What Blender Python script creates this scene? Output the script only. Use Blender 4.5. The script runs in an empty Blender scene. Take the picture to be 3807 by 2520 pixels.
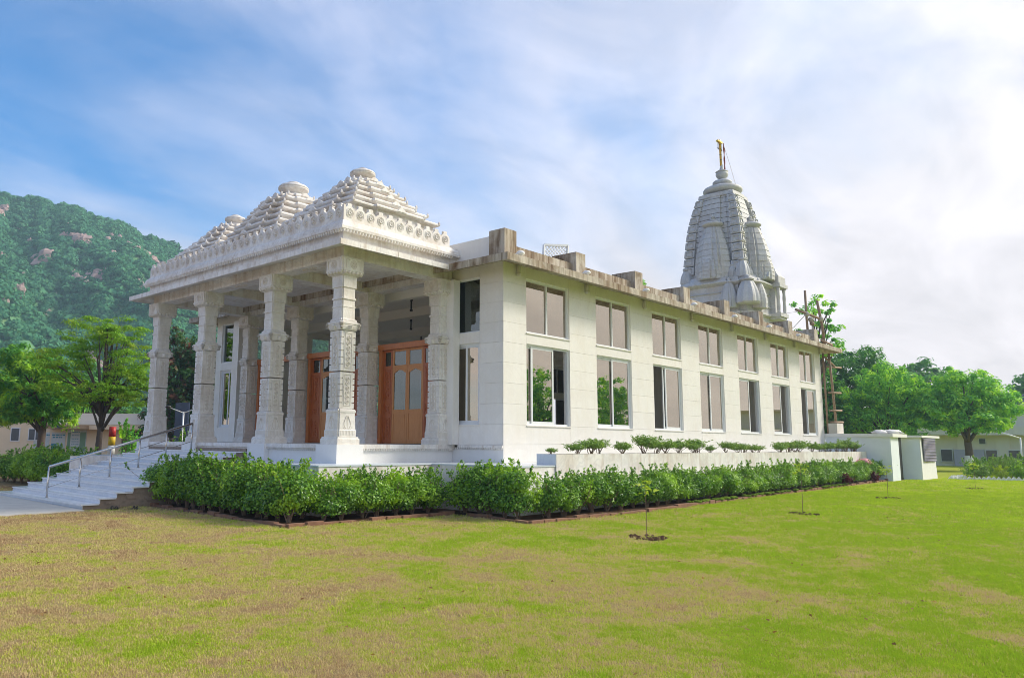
import bpy, math, random
import numpy as np
from mathutils import Vector, Matrix

SC = bpy.context.scene
COL = SC.collection
R = math.radians
PI = math.pi

# ------------------------------------------------------------------ camera
CAM = Vector((-16.687, -13.868, 1.755))
YAW, PITCH, ROLL = R(43.48), R(8.46), R(0.53)
fw = Vector((math.cos(PITCH)*math.cos(YAW), math.cos(PITCH)*math.sin(YAW), math.sin(PITCH)))
rt = Vector((math.sin(YAW), -math.cos(YAW), 0))
up = rt.cross(fw)
rt, up = rt*math.cos(ROLL)+up*math.sin(ROLL), up*math.cos(ROLL)-rt*math.sin(ROLL)
cam = bpy.data.cameras.new('camera')
cam.sensor_fit = 'HORIZONTAL'; cam.sensor_width = 36.0
cam.lens = 2830.8/3807*36
cam.shift_x = 215.7/3807; cam.shift_y = -39.1/3807
cam.clip_start = 0.1; cam.clip_end = 6000
camo = bpy.data.objects.new('camera', cam); COL.objects.link(camo)
camo.matrix_world = Matrix(((rt.x, up.x, -fw.x, CAM.x), (rt.y, up.y, -fw.y, CAM.y), (rt.z, up.z, -fw.z, CAM.z), (0, 0, 0, 1)))
SC.camera = camo

# ------------------------------------------------------------------ sky, sun, exposure
SUN_HEAD, SUN_EL = R(-34), R(36)        # direction towards the sun
sund = Vector((math.cos(SUN_EL)*math.cos(SUN_HEAD), math.cos(SUN_EL)*math.sin(SUN_HEAD), math.sin(SUN_EL)))
W = bpy.data.worlds.new('World'); SC.world = W; W.use_nodes = True
def N(nt, typ, ins=None, **kw):
    n = nt.nodes.new(typ)
    for k, v in kw.items(): setattr(n, k, v)
    for k, v in (ins or {}).items():
        if isinstance(v, bpy.types.NodeSocket): nt.links.new(v, n.inputs[k])
        else: n.inputs[k].default_value = v
    return n
def ramp(nt, fac, stops, mode='LINEAR'):
    n = nt.nodes.new('ShaderNodeValToRGB'); n.color_ramp.interpolation = mode
    el = n.color_ramp.elements
    while len(el) < len(stops): el.new(0.5)
    for e, (p, c) in zip(el, stops):
        e.position = p
        e.color = (c, c, c, 1) if isinstance(c, (int, float)) else (c[0], c[1], c[2], 1)
    nt.links.new(fac, n.inputs[0]); return n.outputs[0]
def mixc(nt, fac, a, b, mode='MIX'):
    n = nt.nodes.new('ShaderNodeMix'); n.data_type = 'RGBA'; n.blend_type = mode
    for s, v in ((0, fac), (6, a), (7, b)):
        if isinstance(v, bpy.types.NodeSocket): nt.links.new(v, n.inputs[s])
        else: n.inputs[s].default_value = v if s == 0 else (v[0], v[1], v[2], 1)
    return n.outputs[2]
def mth(nt, op, a, b=None, clamp=False):
    n = nt.nodes.new('ShaderNodeMath'); n.operation = op; n.use_clamp = clamp
    for i, v in enumerate((a, b)):
        if v is None: continue
        if isinstance(v, bpy.types.NodeSocket): nt.links.new(v, n.inputs[i])
        else: n.inputs[i].default_value = v
    return n.outputs[0]
def vmth(nt, op, a, b=None):
    n = nt.nodes.new('ShaderNodeVectorMath'); n.operation = op
    for i, v in enumerate((a, b)):
        if v is None: continue
        if isinstance(v, bpy.types.NodeSocket): nt.links.new(v, n.inputs[i])
        else: n.inputs[i].default_value = v
    return n
nt = W.node_tree; nt.nodes.clear()
sky = N(nt, 'ShaderNodeTexSky'); sky.sky_type = 'NISHITA'; sky.sun_disc = False
sky.sun_elevation = SUN_EL; sky.sun_rotation = R(90) - SUN_HEAD
sky.air_density = 1.0; sky.dust_density = 0.6; sky.ozone_density = 2.0
tc = N(nt, 'ShaderNodeTexCoord')
dirn = vmth(nt, 'NORMALIZE', tc.outputs['Generated']).outputs[0]
sep = N(nt, 'ShaderNodeSeparateXYZ', {0: dirn})
zz = mth(nt, 'ADD', mth(nt, 'MAXIMUM', sep.outputs[2], 0.0), 0.22)
px_ = mth(nt, 'DIVIDE', sep.outputs[0], zz); py_ = mth(nt, 'DIVIDE', sep.outputs[1], zz)
cmb = N(nt, 'ShaderNodeCombineXYZ', {0: px_, 1: py_, 2: 0.0})
mp = N(nt, 'ShaderNodeMapping', {0: cmb.outputs[0]}); mp.inputs['Rotation'].default_value = (0, 0, R(-35)); mp.inputs['Scale'].default_value = (0.55, 1.0, 1); mp.inputs['Location'].default_value = (-9.9, 9.3, 0)
n1 = N(nt, 'ShaderNodeTexNoise', {'Vector': mp.outputs[0], 'Scale': 0.9, 'Detail': 9, 'Roughness': 0.55, 'Distortion': 0.5})
n2 = N(nt, 'ShaderNodeTexNoise', {'Vector': mp.outputs[0], 'Scale': 3.2, 'Detail': 8, 'Roughness': 0.6, 'Distortion': 0.6})
dots = vmth(nt, 'DOT_PRODUCT', dirn, tuple(sund)).outputs[1]
near = mth(nt, 'MAXIMUM', dots, 0.0)
zup = mth(nt, 'SUBTRACT', 1.0, mth(nt, 'MAXIMUM', sep.outputs[2], 0.0))
cl = mth(nt, 'ADD', mth(nt, 'MULTIPLY', mth(nt, 'SUBTRACT', n1.outputs[0], 0.5), 1.5), mth(nt, 'MULTIPLY', mth(nt, 'SUBTRACT', n2.outputs[0], 0.5), 0.22))
cl = mth(nt, 'ADD', cl, mth(nt, 'MULTIPLY', mth(nt, 'POWER', near, 1.3), 0.66))
cl = mth(nt, 'ADD', mth(nt, 'ADD', cl, 0.18), mth(nt, 'MULTIPLY', mth(nt, 'POWER', zup, 3.4), 0.98))
mask = ramp(nt, cl, [(0.12, 0.0), (0.30, 0.18), (0.55, 0.62), (0.90, 1.0)], 'B_SPLINE')
glow = mth(nt, 'POWER', near, 3.0)
ccol = mixc(nt, glow, (1.52, 1.43, 1.51), (1.36, 1.29, 1.24))
ccol = mixc(nt, ramp(nt, n2.outputs[0], [(0.36, 0.75), (0.60, 0.0)]), ccol, (1.02, 0.97, 1.00))
ccol = mixc(nt, mth(nt, 'MULTIPLY', mth(nt, 'POWER', zup, 7.0), 0.75), ccol, (1.02, 0.965, 0.95))
blue = mixc(nt, 1.0, sky.outputs[0], (0.004, 0.155, 0.255), 'MULTIPLY')
skyc = mixc(nt, mask, blue, ccol)
bg = N(nt, 'ShaderNodeBackground', {0: skyc, 1: 0.13})
wo = N(nt, 'ShaderNodeOutputWorld', {0: bg.outputs[0]})

sl = bpy.data.lights.new('sun', 'SUN'); sl.energy = 0.72; sl.angle = R(15); sl.color = (1.0, 0.93, 0.80)
so = bpy.data.objects.new('sun', sl); COL.objects.link(so)
so.rotation_euler = (-sund).to_track_quat('-Z', 'Y').to_euler(); so.location = (0, 0, 60)
vs = SC.view_settings; vs.view_transform = 'Standard'; vs.look = 'None'; vs.exposure = 2.7; vs.gamma = 1.0; vs.use_curve_mapping = False
SC.cycles.max_bounces = 10; SC.cycles.diffuse_bounces = 8; SC.cycles.transparent_max_bounces = 24; SC.cycles.volume_bounces = 0
SC.cycles.use_denoising = True; SC.cycles.filter_width = 0.9

# ------------------------------------------------------------------ helpers
class MB:
    def __init__(s): s.v = []; s.f = []
    def add(s, vs_, fs):
        o = len(s.v); s.v += [tuple(p) for p in vs_]; s.f += [tuple(i+o for i in f) for f in fs]; return s
    def box(s, x0, x1, y0, y1, z0, z1):
        if x1 < x0: x0, x1 = x1, x0
        if y1 < y0: y0, y1 = y1, y0
        return s.add([(x0,y0,z0),(x1,y0,z0),(x1,y1,z0),(x0,y1,z0),(x0,y0,z1),(x1,y0,z1),(x1,y1,z1),(x0,y1,z1)],
              [(3,2,1,0),(4,5,6,7),(0,1,5,4),(1,2,6,5),(2,3,7,6),(3,0,4,7)])
    def loft(s, rings, caps=True, closed=True):
        n = len(rings[0]); vs_ = [p for r in rings for p in r]; fs = []
        for k in range(len(rings)-1):
            for i in range(n if closed else n-1):
                j = (i+1) % n
                fs.append((k*n+i, k*n+j, (k+1)*n+j, (k+1)*n+i))
        if caps:
            fs.append(tuple(range(n-1, -1, -1))); fs.append(tuple((len(rings)-1)*n+i for i in range(n)))
        return s.add(vs_, fs)
    def prism(s, poly, z0, z1): return s.loft([[(x, y, z0) for x, y in poly], [(x, y, z1) for x, y in poly]])
    def lathe(s, cx, cy, prof, n=20, rib=0.0, ribn=0):
        rings = []
        for r, z in prof:
            rings.append([(cx+(r*(1+rib*math.cos(ribn*2*PI*i/n)))*math.cos(2*PI*i/n), cy+(r*(1+rib*math.cos(ribn*2*PI*i/n)))*math.sin(2*PI*i/n), z) for i in range(n)])
        return s.loft(rings)
    def tube(s, pts, r, n=6, caps=True):
        pts = [Vector(p) for p in pts]; rings = []
        for i, p in enumerate(pts):
            d = (pts[min(i+1, len(pts)-1)]-pts[max(i-1, 0)]).normalized()
            a = d.orthogonal().normalized() if i == 0 else (a_-d*a_.dot(d)).normalized()
            a_ = a; b = d.cross(a); rr = r[i] if isinstance(r, (list, tuple)) else r
            rings.append([tuple(p+(a*math.cos(2*PI*k/n)+b*math.sin(2*PI*k/n))*rr) for k in range(n)])
        return s.loft(rings, caps)
    def mesh(s, name, smooth=False):
        me = bpy.data.meshes.new(name); me.from_pydata(s.v, [], s.f); me.update()
        if smooth: me.polygons.foreach_set('use_smooth', [True]*len(me.polygons))
        return me
WM = {}
def par(o, p):
    if p is None: return
    o.parent = p; o.matrix_parent_inverse = WM[p.name].inverted()
def link(o, parent=None):
    COL.objects.link(o); par(o, parent)
    WM[o.name] = Matrix.LocRotScale(o.location, o.rotation_euler, o.scale)
    return o
def obj(name, mb, mat, parent=None, smooth=False, loc=None, rot=0.0, scale=None):
    me = mb.mesh(name, smooth) if isinstance(mb, MB) else mb
    if mat is not None and not me.materials: me.materials.append(mat)
    o = bpy.data.objects.new(name, me)
    if loc is not None: o.location = loc
    o.rotation_euler = (0, 0, rot)
    if scale is not None: o.scale = (scale,)*3 if isinstance(scale, (int, float)) else scale
    return link(o, parent)
def empty(name, loc, rot=0.0):
    o = bpy.data.objects.new(name, None); o.location = loc; o.rotation_euler = (0, 0, rot); o.empty_display_size = 0.3
    return link(o)
def tag(o, label=None, cat=None, group=None, kind=None):
    for k, v in (('label', label), ('category', cat), ('group', group), ('kind', kind)):
        if v: o[k] = v
    return o
def struct(o): o['kind'] = 'structure'; return o
def copy_tree(root, loc, rot, scale, label, group=None):
    c = root.copy(); c.location = loc; c.rotation_euler = (0, 0, rot); c.scale = scale; COL.objects.link(c)
    c['label'] = label
    if group: c['group'] = group
    for ch in root.children:
        d = ch.copy(); COL.objects.link(d); d.parent = c; d.matrix_parent_inverse = Matrix.Identity(4)
    return c

# ------------------------------------------------------------------ materials
def mat(name):
    m = bpy.data.materials.new(name); m.use_nodes = True; nt = m.node_tree; nt.nodes.clear()
    out = nt.nodes.new('ShaderNodeOutputMaterial'); return m, nt, out
def pos(nt): return nt.nodes.new('ShaderNodeNewGeometry').outputs['Position']
def bsdf(nt, out, col, rough=0.6, metal=0.0, spec=0.5, height=None, bs=0.3, bd=0.02, **kw):
    b = nt.nodes.new('ShaderNodeBsdfPrincipled')
    for k, v in (('Base Color', col), ('Roughness', rough), ('Metallic', metal), ('Specular IOR Level', spec)):
        if isinstance(v, bpy.types.NodeSocket): nt.links.new(v, b.inputs[k])
        else: b.inputs[k].default_value = (v[0], v[1], v[2], 1) if isinstance(v, tuple) else v
    if height is not None:
        bu = N(nt, 'ShaderNodeBump', {'Strength': bs, 'Distance': bd, 'Height': height}); nt.links.new(bu.outputs[0], b.inputs['Normal'])
    nt.links.new(b.outputs[0], out.inputs[0]); return b
def noise(nt, vec, scale, detail=5, rough=0.55, dist=0.0, sc3=None):
    if sc3 is not None:
        m = N(nt, 'ShaderNodeMapping', {0: vec}); m.inputs['Scale'].default_value = sc3; vec = m.outputs[0]
    return N(nt, 'ShaderNodeTexNoise', {'Vector': vec, 'Scale': scale, 'Detail': detail, 'Roughness': rough, 'Distortion': dist}).outputs[0]
def orand(nt): return nt.nodes.new('ShaderNodeObjectInfo').outputs['Random']

def marble(name, base, vein, stain, stain_amt, rough=0.35, streak=0.3, objvar=0.06, bump=0.15):
    m, nt, out = mat(name); p = pos(nt)
    v = noise(nt, p, 1.4, 7, 0.6, 2.5)
    c = mixc(nt, ramp(nt, v, [(0.42, 0.0), (0.5, 0.55), (0.58, 0.0)]), base, vein)
    s1 = noise(nt, p, 1.1, 6, 0.6, 0.3); s2 = noise(nt, p, 5.0, 5, 0.6, 0.0, (1, 1, 0.12))
    st = mth(nt, 'MULTIPLY', ramp(nt, s1, [(0.42, 0.0), (0.7, 1.0)]), stain_amt)
    c = mixc(nt, st, c, stain)
    c = mixc(nt, mth(nt, 'MULTIPLY', ramp(nt, s2, [(0.5, 0.0), (0.72, 1.0)]), streak), c, stain)
    c = mixc(nt, mth(nt, 'MULTIPLY', orand(nt), objvar*4), c, (base[0]*0.80, base[1]*0.82, base[2]*0.85))
    bsdf(nt, out, c, rough, height=noise(nt, p, 30, 4), bs=bump, bd=0.01); return m
M = {}
M['wall'] = marble('white_marble_cladding', (0.84, 0.81, 0.765), (0.77, 0.745, 0.71), (0.68, 0.60, 0.48), 0.30, 0.38, 0.20, 0.07)
M['marble'] = marble('weathered_marble', (0.83, 0.80, 0.755), (0.62, 0.61, 0.60), (0.40, 0.27, 0.16), 0.42, 0.5, 0.55, 0.06)
M['carved'] = marble('carved_marble', (0.81, 0.78, 0.73), (0.62, 0.60, 0.57), (0.46, 0.36, 0.24), 0.45, 0.55, 0.30, 0.05, 0.5)
M['step'] = marble('shade_blue_step_marble', (0.66, 0.71, 0.76), (0.55, 0.60, 0.65), (0.6, 0.6, 0.58), 0.2, 0.25, 0.05, 0.08)  # bluish shade put into the colour, for risers and the planter end
M['tread'] = marble('white_tread_marble', (0.86, 0.87, 0.88), (0.70, 0.74, 0.77), (0.6, 0.58, 0.52), 0.25, 0.22, 0.05, 0.05)  # lighter copy of the step marble, treads painted as the lit faces
M['tower'] = marble('grey_tower_marble', (0.58, 0.58, 0.575), (0.38, 0.40, 0.42), (0.42, 0.34, 0.23), 0.40, 0.6, 0.35, 0.12, 0.6)
M['plaster'] = marble('white_plaster', (0.80, 0.79, 0.765), (0.77, 0.76, 0.74), (0.6, 0.56, 0.48), 0.15, 0.8, 0.12, 0.02, 0.2)

def simple(name, col, rough=0.6, metal=0.0, var=0.15, scale=8.0, bump=0.1, spec=0.5):
    m, nt, out = mat(name); p = pos(nt); n = noise(nt, p, scale, 5)
    c = mixc(nt, n, tuple(x*(1-var) for x in col), tuple(min(1, x*(1+var)) for x in col))
    bsdf(nt, out, c, rough, metal, spec, height=n, bs=bump, bd=0.01); return m
M['alum'] = simple('white_aluminium', (0.72, 0.74, 0.76), 0.35, 0.0, 0.04)
M['steel'] = simple('brushed_steel', (0.62, 0.60, 0.57), 0.25, 1.0, 0.05, 30, 0.02)
M['interior'] = simple('interior_plaster', (0.88, 0.86, 0.82), 0.8, 0, 0.03)
M['intfloor'] = simple('interior_floor', (0.76, 0.73, 0.69), 0.2, 0, 0.1)
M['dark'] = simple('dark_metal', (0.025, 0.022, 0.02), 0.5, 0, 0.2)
M['pvc'] = simple('pale_pvc', (0.62, 0.59, 0.52), 0.5, 0, 0.1)
M['lampwhite'] = simple('white_lamp_housing', (0.8, 0.8, 0.8), 0.4, 0, 0.03)
M['bamboo'] = simple('bamboo_pole', (0.30, 0.20, 0.13), 0.7, 0, 0.4, 6)
M['rope'] = simple('rope', (0.45, 0.42, 0.35), 0.9)
M['gold'] = simple('gold_paint', (0.80, 0.50, 0.06), 0.35, 0.6, 0.1)
M['redcloth'] = simple('faded_red_cloth', (0.30, 0.07, 0.05), 0.8, 0, 0.2)
M['cream'] = simple('cream_paint', (0.72, 0.58, 0.40), 0.8, 0, 0.05, 3)
M['creamlight'] = simple('pale_cream_paint', (0.76, 0.71, 0.62), 0.8, 0, 0.05, 3)
M['canopyshade_bars'] = simple('canopy_shade_and_bar_brown', (0.36, 0.24, 0.14), 0.8, 0, 0.1, 4)  # brown painted for shade on the canopy side; also colours the grille bars
M['lilac'] = simple('lilac_door_paint', (0.46, 0.44, 0.56), 0.6, 0, 0.08)
M['darkwin'] = simple('dark_window', (0.05, 0.065, 0.08), 0.12, 0, 0.2)
M['tank'] = simple('dark_blue_tank', (0.006, 0.025, 0.05), 0.4, 0, 0.2)
M['navy'] = simple('navy_sheet', (0.01, 0.025, 0.07), 0.5)
M['bark'] = simple('bark', (0.10, 0.075, 0.06), 0.95, 0, 0.5, 14, 0.8)
M['twig'] = simple('pale_twig', (0.22, 0.15, 0.10), 0.9, 0, 0.3, 14, 0.3)
M['soil'] = simple('soil', (0.09, 0.05, 0.03), 1.0, 0, 0.5, 9, 1.0, 0.1)
M['rawbrick'] = simple('raw_mortar_rubble', (0.28, 0.22, 0.17), 0.95, 0, 0.5, 9, 1.0)
M['kerb'] = simple('brick_kerb', (0.24, 0.125, 0.075), 0.95, 0, 0.55, 7, 0.8)
M['moss'] = simple('moss', (0.10, 0.16, 0.012), 1.0, 0, 0.5, 20, 0.8, 0.1)
M['path'] = simple('concrete_path', (0.55, 0.52, 0.46), 0.85, 0, 0.22, 2.5, 0.4)
M['sack'] = simple('pale_sack', (0.66, 0.65, 0.64), 0.8, 0, 0.12, 12, 0.6)
M['pinksack'] = simple('pink_sack', (0.55, 0.24, 0.26), 0.8, 0, 0.25, 14, 0.6)
M['slipper'] = simple('black_rubber', (0.012, 0.012, 0.013), 0.6)
M['grille'] = simple('mauve_grille', (0.36, 0.30, 0.36), 0.6)
M['whitepaint'] = simple('whitewash', (0.78, 0.78, 0.76), 0.8, 0, 0.08, 6, 0.4)
M['shadeblue'] = simple('blue_shaded_whitewash', (0.76, 0.81, 0.86), 0.8, 0, 0.06, 3, 0.2)  # white wall colour with the blue of its shaded sides put in
M['red'] = simple('red_paint', (0.50, 0.03, 0.03), 0.5); M['yellow'] = simple('yellow_paint', (0.70, 0.48, 0.02), 0.5); M['green'] = simple('green_paint', (0.03, 0.16, 0.09), 0.5)
M['poster'] = simple('pale_poster', (0.50, 0.54, 0.53), 0.5); M['posterblue'] = simple('poster_teal_print', (0.03, 0.20, 0.27), 0.5); M['postergreen'] = simple('poster_green_print', (0.14, 0.26, 0.15), 0.5)
M['rock'] = simple('pinkish_rock', (0.42, 0.30, 0.27), 0.95, 0, 0.45, 0.25, 1.0)
M['carveline'] = simple('carved_relief', (0.66, 0.61, 0.54), 0.6, 0, 0.1)

def stained(name):          # concrete with rain streaks running down
    m, nt, out = mat(name); p = pos(nt)
    a = noise(nt, p, 3.2, 6, 0.65, 0.3, (1, 1, 0.10)); b = noise(nt, p, 1.0, 6, 0.6, 0.6)
    c = mixc(nt, ramp(nt, a, [(0.34, 0.0), (0.62, 1.0)]), (0.54, 0.47, 0.37), (0.15, 0.085, 0.035))
    c = mixc(nt, ramp(nt, b, [(0.45, 0.0), (0.68, 0.85)]), c, (0.60, 0.56, 0.48))
    a2 = noise(nt, p, 11, 6, 0.65, 0.1, (1, 1, 0.08))
    c = mixc(nt, mth(nt, 'MULTIPLY', ramp(nt, a2, [(0.5, 0.0), (0.66, 1.0)]), 0.6), c, (0.10, 0.06, 0.028))
    bsdf(nt, out, c, 0.9, height=noise(nt, p, 14, 6), bs=0.4, bd=0.02); return m
M['stained'] = stained('rain_stained_concrete')

def wood(name, c0, c1, rough=0.4):
    m, nt, out = mat(name); p = pos(nt)
    a = noise(nt, p, 5, 6, 0.6, 1.2, (6, 6, 0.5)); b = noise(nt, p, 1.5, 3)
    c = mixc(nt, ramp(nt, a, [(0.3, 0.0), (0.7, 1.0)]), c0, c1); c = mixc(nt, mth(nt, 'MULTIPLY', b, 0.5), c, c0)
    bsdf(nt, out, c, rough, height=a, bs=0.1, bd=0.005); return m
M['wood'] = wood('light_teak', (0.48, 0.185, 0.048), (0.62, 0.29, 0.095))
M['woodred'] = wood('polished_red_teak', (0.34, 0.075, 0.016), (0.48, 0.135, 0.03), 0.3)
M['woodframe'] = wood('teak_frame', (0.42, 0.125, 0.03), (0.55, 0.19, 0.055), 0.35)

def glass(name, tint, trans, spec=0.10):
    m, nt, out = mat(name)
    fr = N(nt, 'ShaderNodeFresnel', {0: 1.5})
    f = mth(nt, 'ADD', mth(nt, 'MULTIPLY', fr.outputs[0], 1.6), spec, True)
    tr = N(nt, 'ShaderNodeBsdfTransparent', {0: (*trans, 1)}); gl = N(nt, 'ShaderNodeBsdfGlossy', {0: (*tint, 1), 'Roughness': 0.008})
    mx = N(nt, 'ShaderNodeMixShader', {0: f, 1: tr.outputs[0], 2: gl.outputs[0]}); nt.links.new(mx.outputs[0], out.inputs[0]); return m
M['glass'] = glass('reflective_window_glass', (0.86, 0.77, 0.63), (0.95, 0.94, 0.91), 0.42)
M['doorglass'] = glass('door_glass', (0.85, 0.92, 0.90), (0.72, 0.78, 0.75), 0.08)
M['clearglass'] = glass('clear_glass', (0.9, 0.9, 0.9), (0.88, 0.88, 0.87), 0.02)

def leaf(name, c0, c1, c2=None, rough=0.55, trans=0.38, spec=0.3):
    m, nt, out = mat(name)
    g = nt.nodes.new('ShaderNodeNewGeometry'); r_ = g.outputs['Random Per Island']; p = g.outputs['Position']
    c = mixc(nt, r_, c0, c1)
    if c2: c = mixc(nt, ramp(nt, noise(nt, p, 1.3, 3), [(0.5, 0.0), (0.68, 1.0)]), c, c2)
    b = nt.nodes.new('ShaderNodeBsdfPrincipled'); nt.links.new(c, b.inputs['Base Color']); b.inputs['Roughness'].default_value = rough; b.inputs['Specular IOR Level'].default_value = spec
    t = nt.nodes.new('ShaderNodeBsdfTranslucent'); nt.links.new(mixc(nt, 1.0, c, (1.2, 1.15, 0.5), 'MULTIPLY'), t.inputs[0])
    mx = N(nt, 'ShaderNodeMixShader', {0: trans, 1: b.outputs[0], 2: t.outputs[0]}); nt.links.new(mx.outputs[0], out.inputs[0]); return m
M['hedge'] = leaf('hedge_leaves', (0.028, 0.132, 0.015), (0.253, 0.495, 0.044), (0.374, 0.616, 0.039), 0.4, 0.34, 0.45)
M['planterleaf'] = leaf('planter_leaves', (0.14, 0.28, 0.05), (0.30, 0.46, 0.12))
M['mango'] = leaf('long_dark_leaves', (0.048, 0.219, 0.048), (0.198, 0.514, 0.073), (0.593, 0.869, 0.058))
M['feather'] = leaf('feathery_leaves', (0.123, 0.330, 0.024), (0.330, 0.578, 0.041), (0.358, 0.468, 0.041))
M['treemid'] = leaf('mid_green_leaves', (0.091, 0.340, 0.072), (0.318, 0.724, 0.114), (0.724, 1.041, 0.091))
M['treedark'] = leaf('dark_green_leaves', (0.062, 0.213, 0.071), (0.181, 0.435, 0.102))
M['redgreen'] = leaf('red_tipped_leaves', (0.028, 0.106, 0.028), (0.083, 0.199, 0.047), (0.258, 0.083, 0.070))
M['seedling'] = leaf('seedling_leaves', (0.34, 0.50, 0.04), (0.50, 0.62, 0.06))
M['crimson'] = leaf('crimson_leaves', (0.05, 0.006, 0.012), (0.14, 0.012, 0.03))
M['bloom'] = leaf('magenta_bracts', (0.35, 0.03, 0.22), (0.5, 0.06, 0.35))
M['scrub'] = leaf('haze_tinted_scrub_leaves', (0.030, 0.16, 0.085), (0.10, 0.31, 0.15), (0.15, 0.34, 0.13), 0.8, 0.2, 0.1)  # teal put into the leaf colour to imitate distance haze

def lawncol(nt):
    p = pos(nt); sp = N(nt, 'ShaderNodeSeparateXYZ', {0: p})
    a = noise(nt, p, 0.55, 4, 0.6, 0.8); b = noise(nt, p, 2.2, 5, 0.65, 0.4); d = noise(nt, p, 9, 4, 0.6)
    side = mth(nt, 'ADD', mth(nt, 'MULTIPLY', mth(nt, 'SUBTRACT', sp.outputs[0], sp.outputs[1]), 0.0110), 0.030)
    g = mth(nt, 'ADD', mth(nt, 'MULTIPLY', mth(nt, 'SUBTRACT', a, 0.5), 0.85), mth(nt, 'MULTIPLY', mth(nt, 'SUBTRACT', b, 0.5), 0.55)); g = mth(nt, 'ADD', g, 0.585); g = mth(nt, 'ADD', g, side); g = mth(nt, 'ADD', g, mth(nt, 'MULTIPLY', mth(nt, 'SUBTRACT', d, 0.5), 0.42))
    return p, g
def lawn():
    m, nt, out = mat('patchy_lawn'); p, g = lawncol(nt)
    c = ramp(nt, g, [(0.30, (0.24, 0.15, 0.08)), (0.42, (0.40, 0.29, 0.16)), (0.54, (0.43, 0.34, 0.16)), (0.63, (0.38, 0.37, 0.08)), (0.74, (0.32, 0.38, 0.035)), (0.9, (0.38, 0.45, 0.035))])
    f = noise(nt, p, 60, 4, 0.7); c = mixc(nt, mth(nt, 'MULTIPLY', f, 0.45), c, (0.16, 0.13, 0.04))
    bsdf(nt, out, c, 0.95, spec=0.1, height=f, bs=0.8, bd=0.03); return m
M['lawn'] = lawn()
def blade():
    m, nt, out = mat('grass_blades'); p, g = lawncol(nt)
    r_ = nt.nodes.new('ShaderNodeNewGeometry').outputs['Random Per Island']; oi = orand(nt)
    g = mth(nt, 'ADD', g, mth(nt, 'MULTIPLY', mth(nt, 'SUBTRACT', r_, 0.5), 0.16)); g = mth(nt, 'ADD', g, mth(nt, 'MULTIPLY', mth(nt, 'SUBTRACT', oi, 0.5), 0.20))
    c = ramp(nt, g, [(0.28, (0.45, 0.29, 0.15)), (0.42, (0.60, 0.45, 0.25)), (0.54, (0.66, 0.55, 0.26)), (0.62, (0.60, 0.60, 0.12)), (0.70, (0.44, 0.56, 0.045)), (0.82, (0.33, 0.50, 0.035)), (0.98, (0.52, 0.66, 0.045))])
    b = nt.nodes.new('ShaderNodeBsdfDiffuse'); nt.links.new(c, b.inputs[0]); t = nt.nodes.new('ShaderNodeBsdfTranslucent'); nt.links.new(c, t.inputs[0])
    mx = N(nt, 'ShaderNodeMixShader', {0: 0.35, 1: b.outputs[0], 2: t.outputs[0]}); nt.links.new(mx.outputs[0], out.inputs[0]); return m
M['blade'] = blade()

# ------------------------------------------------------------------ foliage helpers
RNG = np.random.default_rng(7)
def leaf_mesh(name, pts, nrm, size, aspect, m, droop=0.0, jitter=0.6):
    pts = np.asarray(pts, float); n = len(pts)
    nrm = np.asarray(nrm, float) + RNG.normal(0, jitter, (n, 3)); nrm /= np.linalg.norm(nrm, axis=1, keepdims=True)+1e-9
    t = RNG.normal(0, 1, (n, 3)); t[:, 2] -= droop*1.5
    t -= nrm*np.sum(t*nrm, axis=1, keepdims=True); t /= np.linalg.norm(t, axis=1, keepdims=True)+1e-9
    b = np.cross(nrm, t); s = (size*RNG.uniform(0.65, 1.3, n))[:, None]
    v = np.empty((n, 4, 3)); v[:, 0] = pts - t*s*0.5; v[:, 2] = pts + t*s*0.5
    fold = nrm*s*0.10
    v[:, 1] = pts + b*s*0.5*aspect + fold - t*s*0.05; v[:, 3] = pts - b*s*0.5*aspect + fold - t*s*0.05
    me = bpy.data.meshes.new(name); me.vertices.add(n*4); me.loops.add(n*4); me.polygons.add(n)
    me.vertices.foreach_set('co', v.reshape(-1)); me.loops.foreach_set('vertex_index', np.arange(n*4, dtype=np.int32))
    me.polygons.foreach_set('loop_start', np.arange(0, n*4, 4, dtype=np.int32)); me.update(calc_edges=True)
    me.materials.append(m); return me
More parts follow.
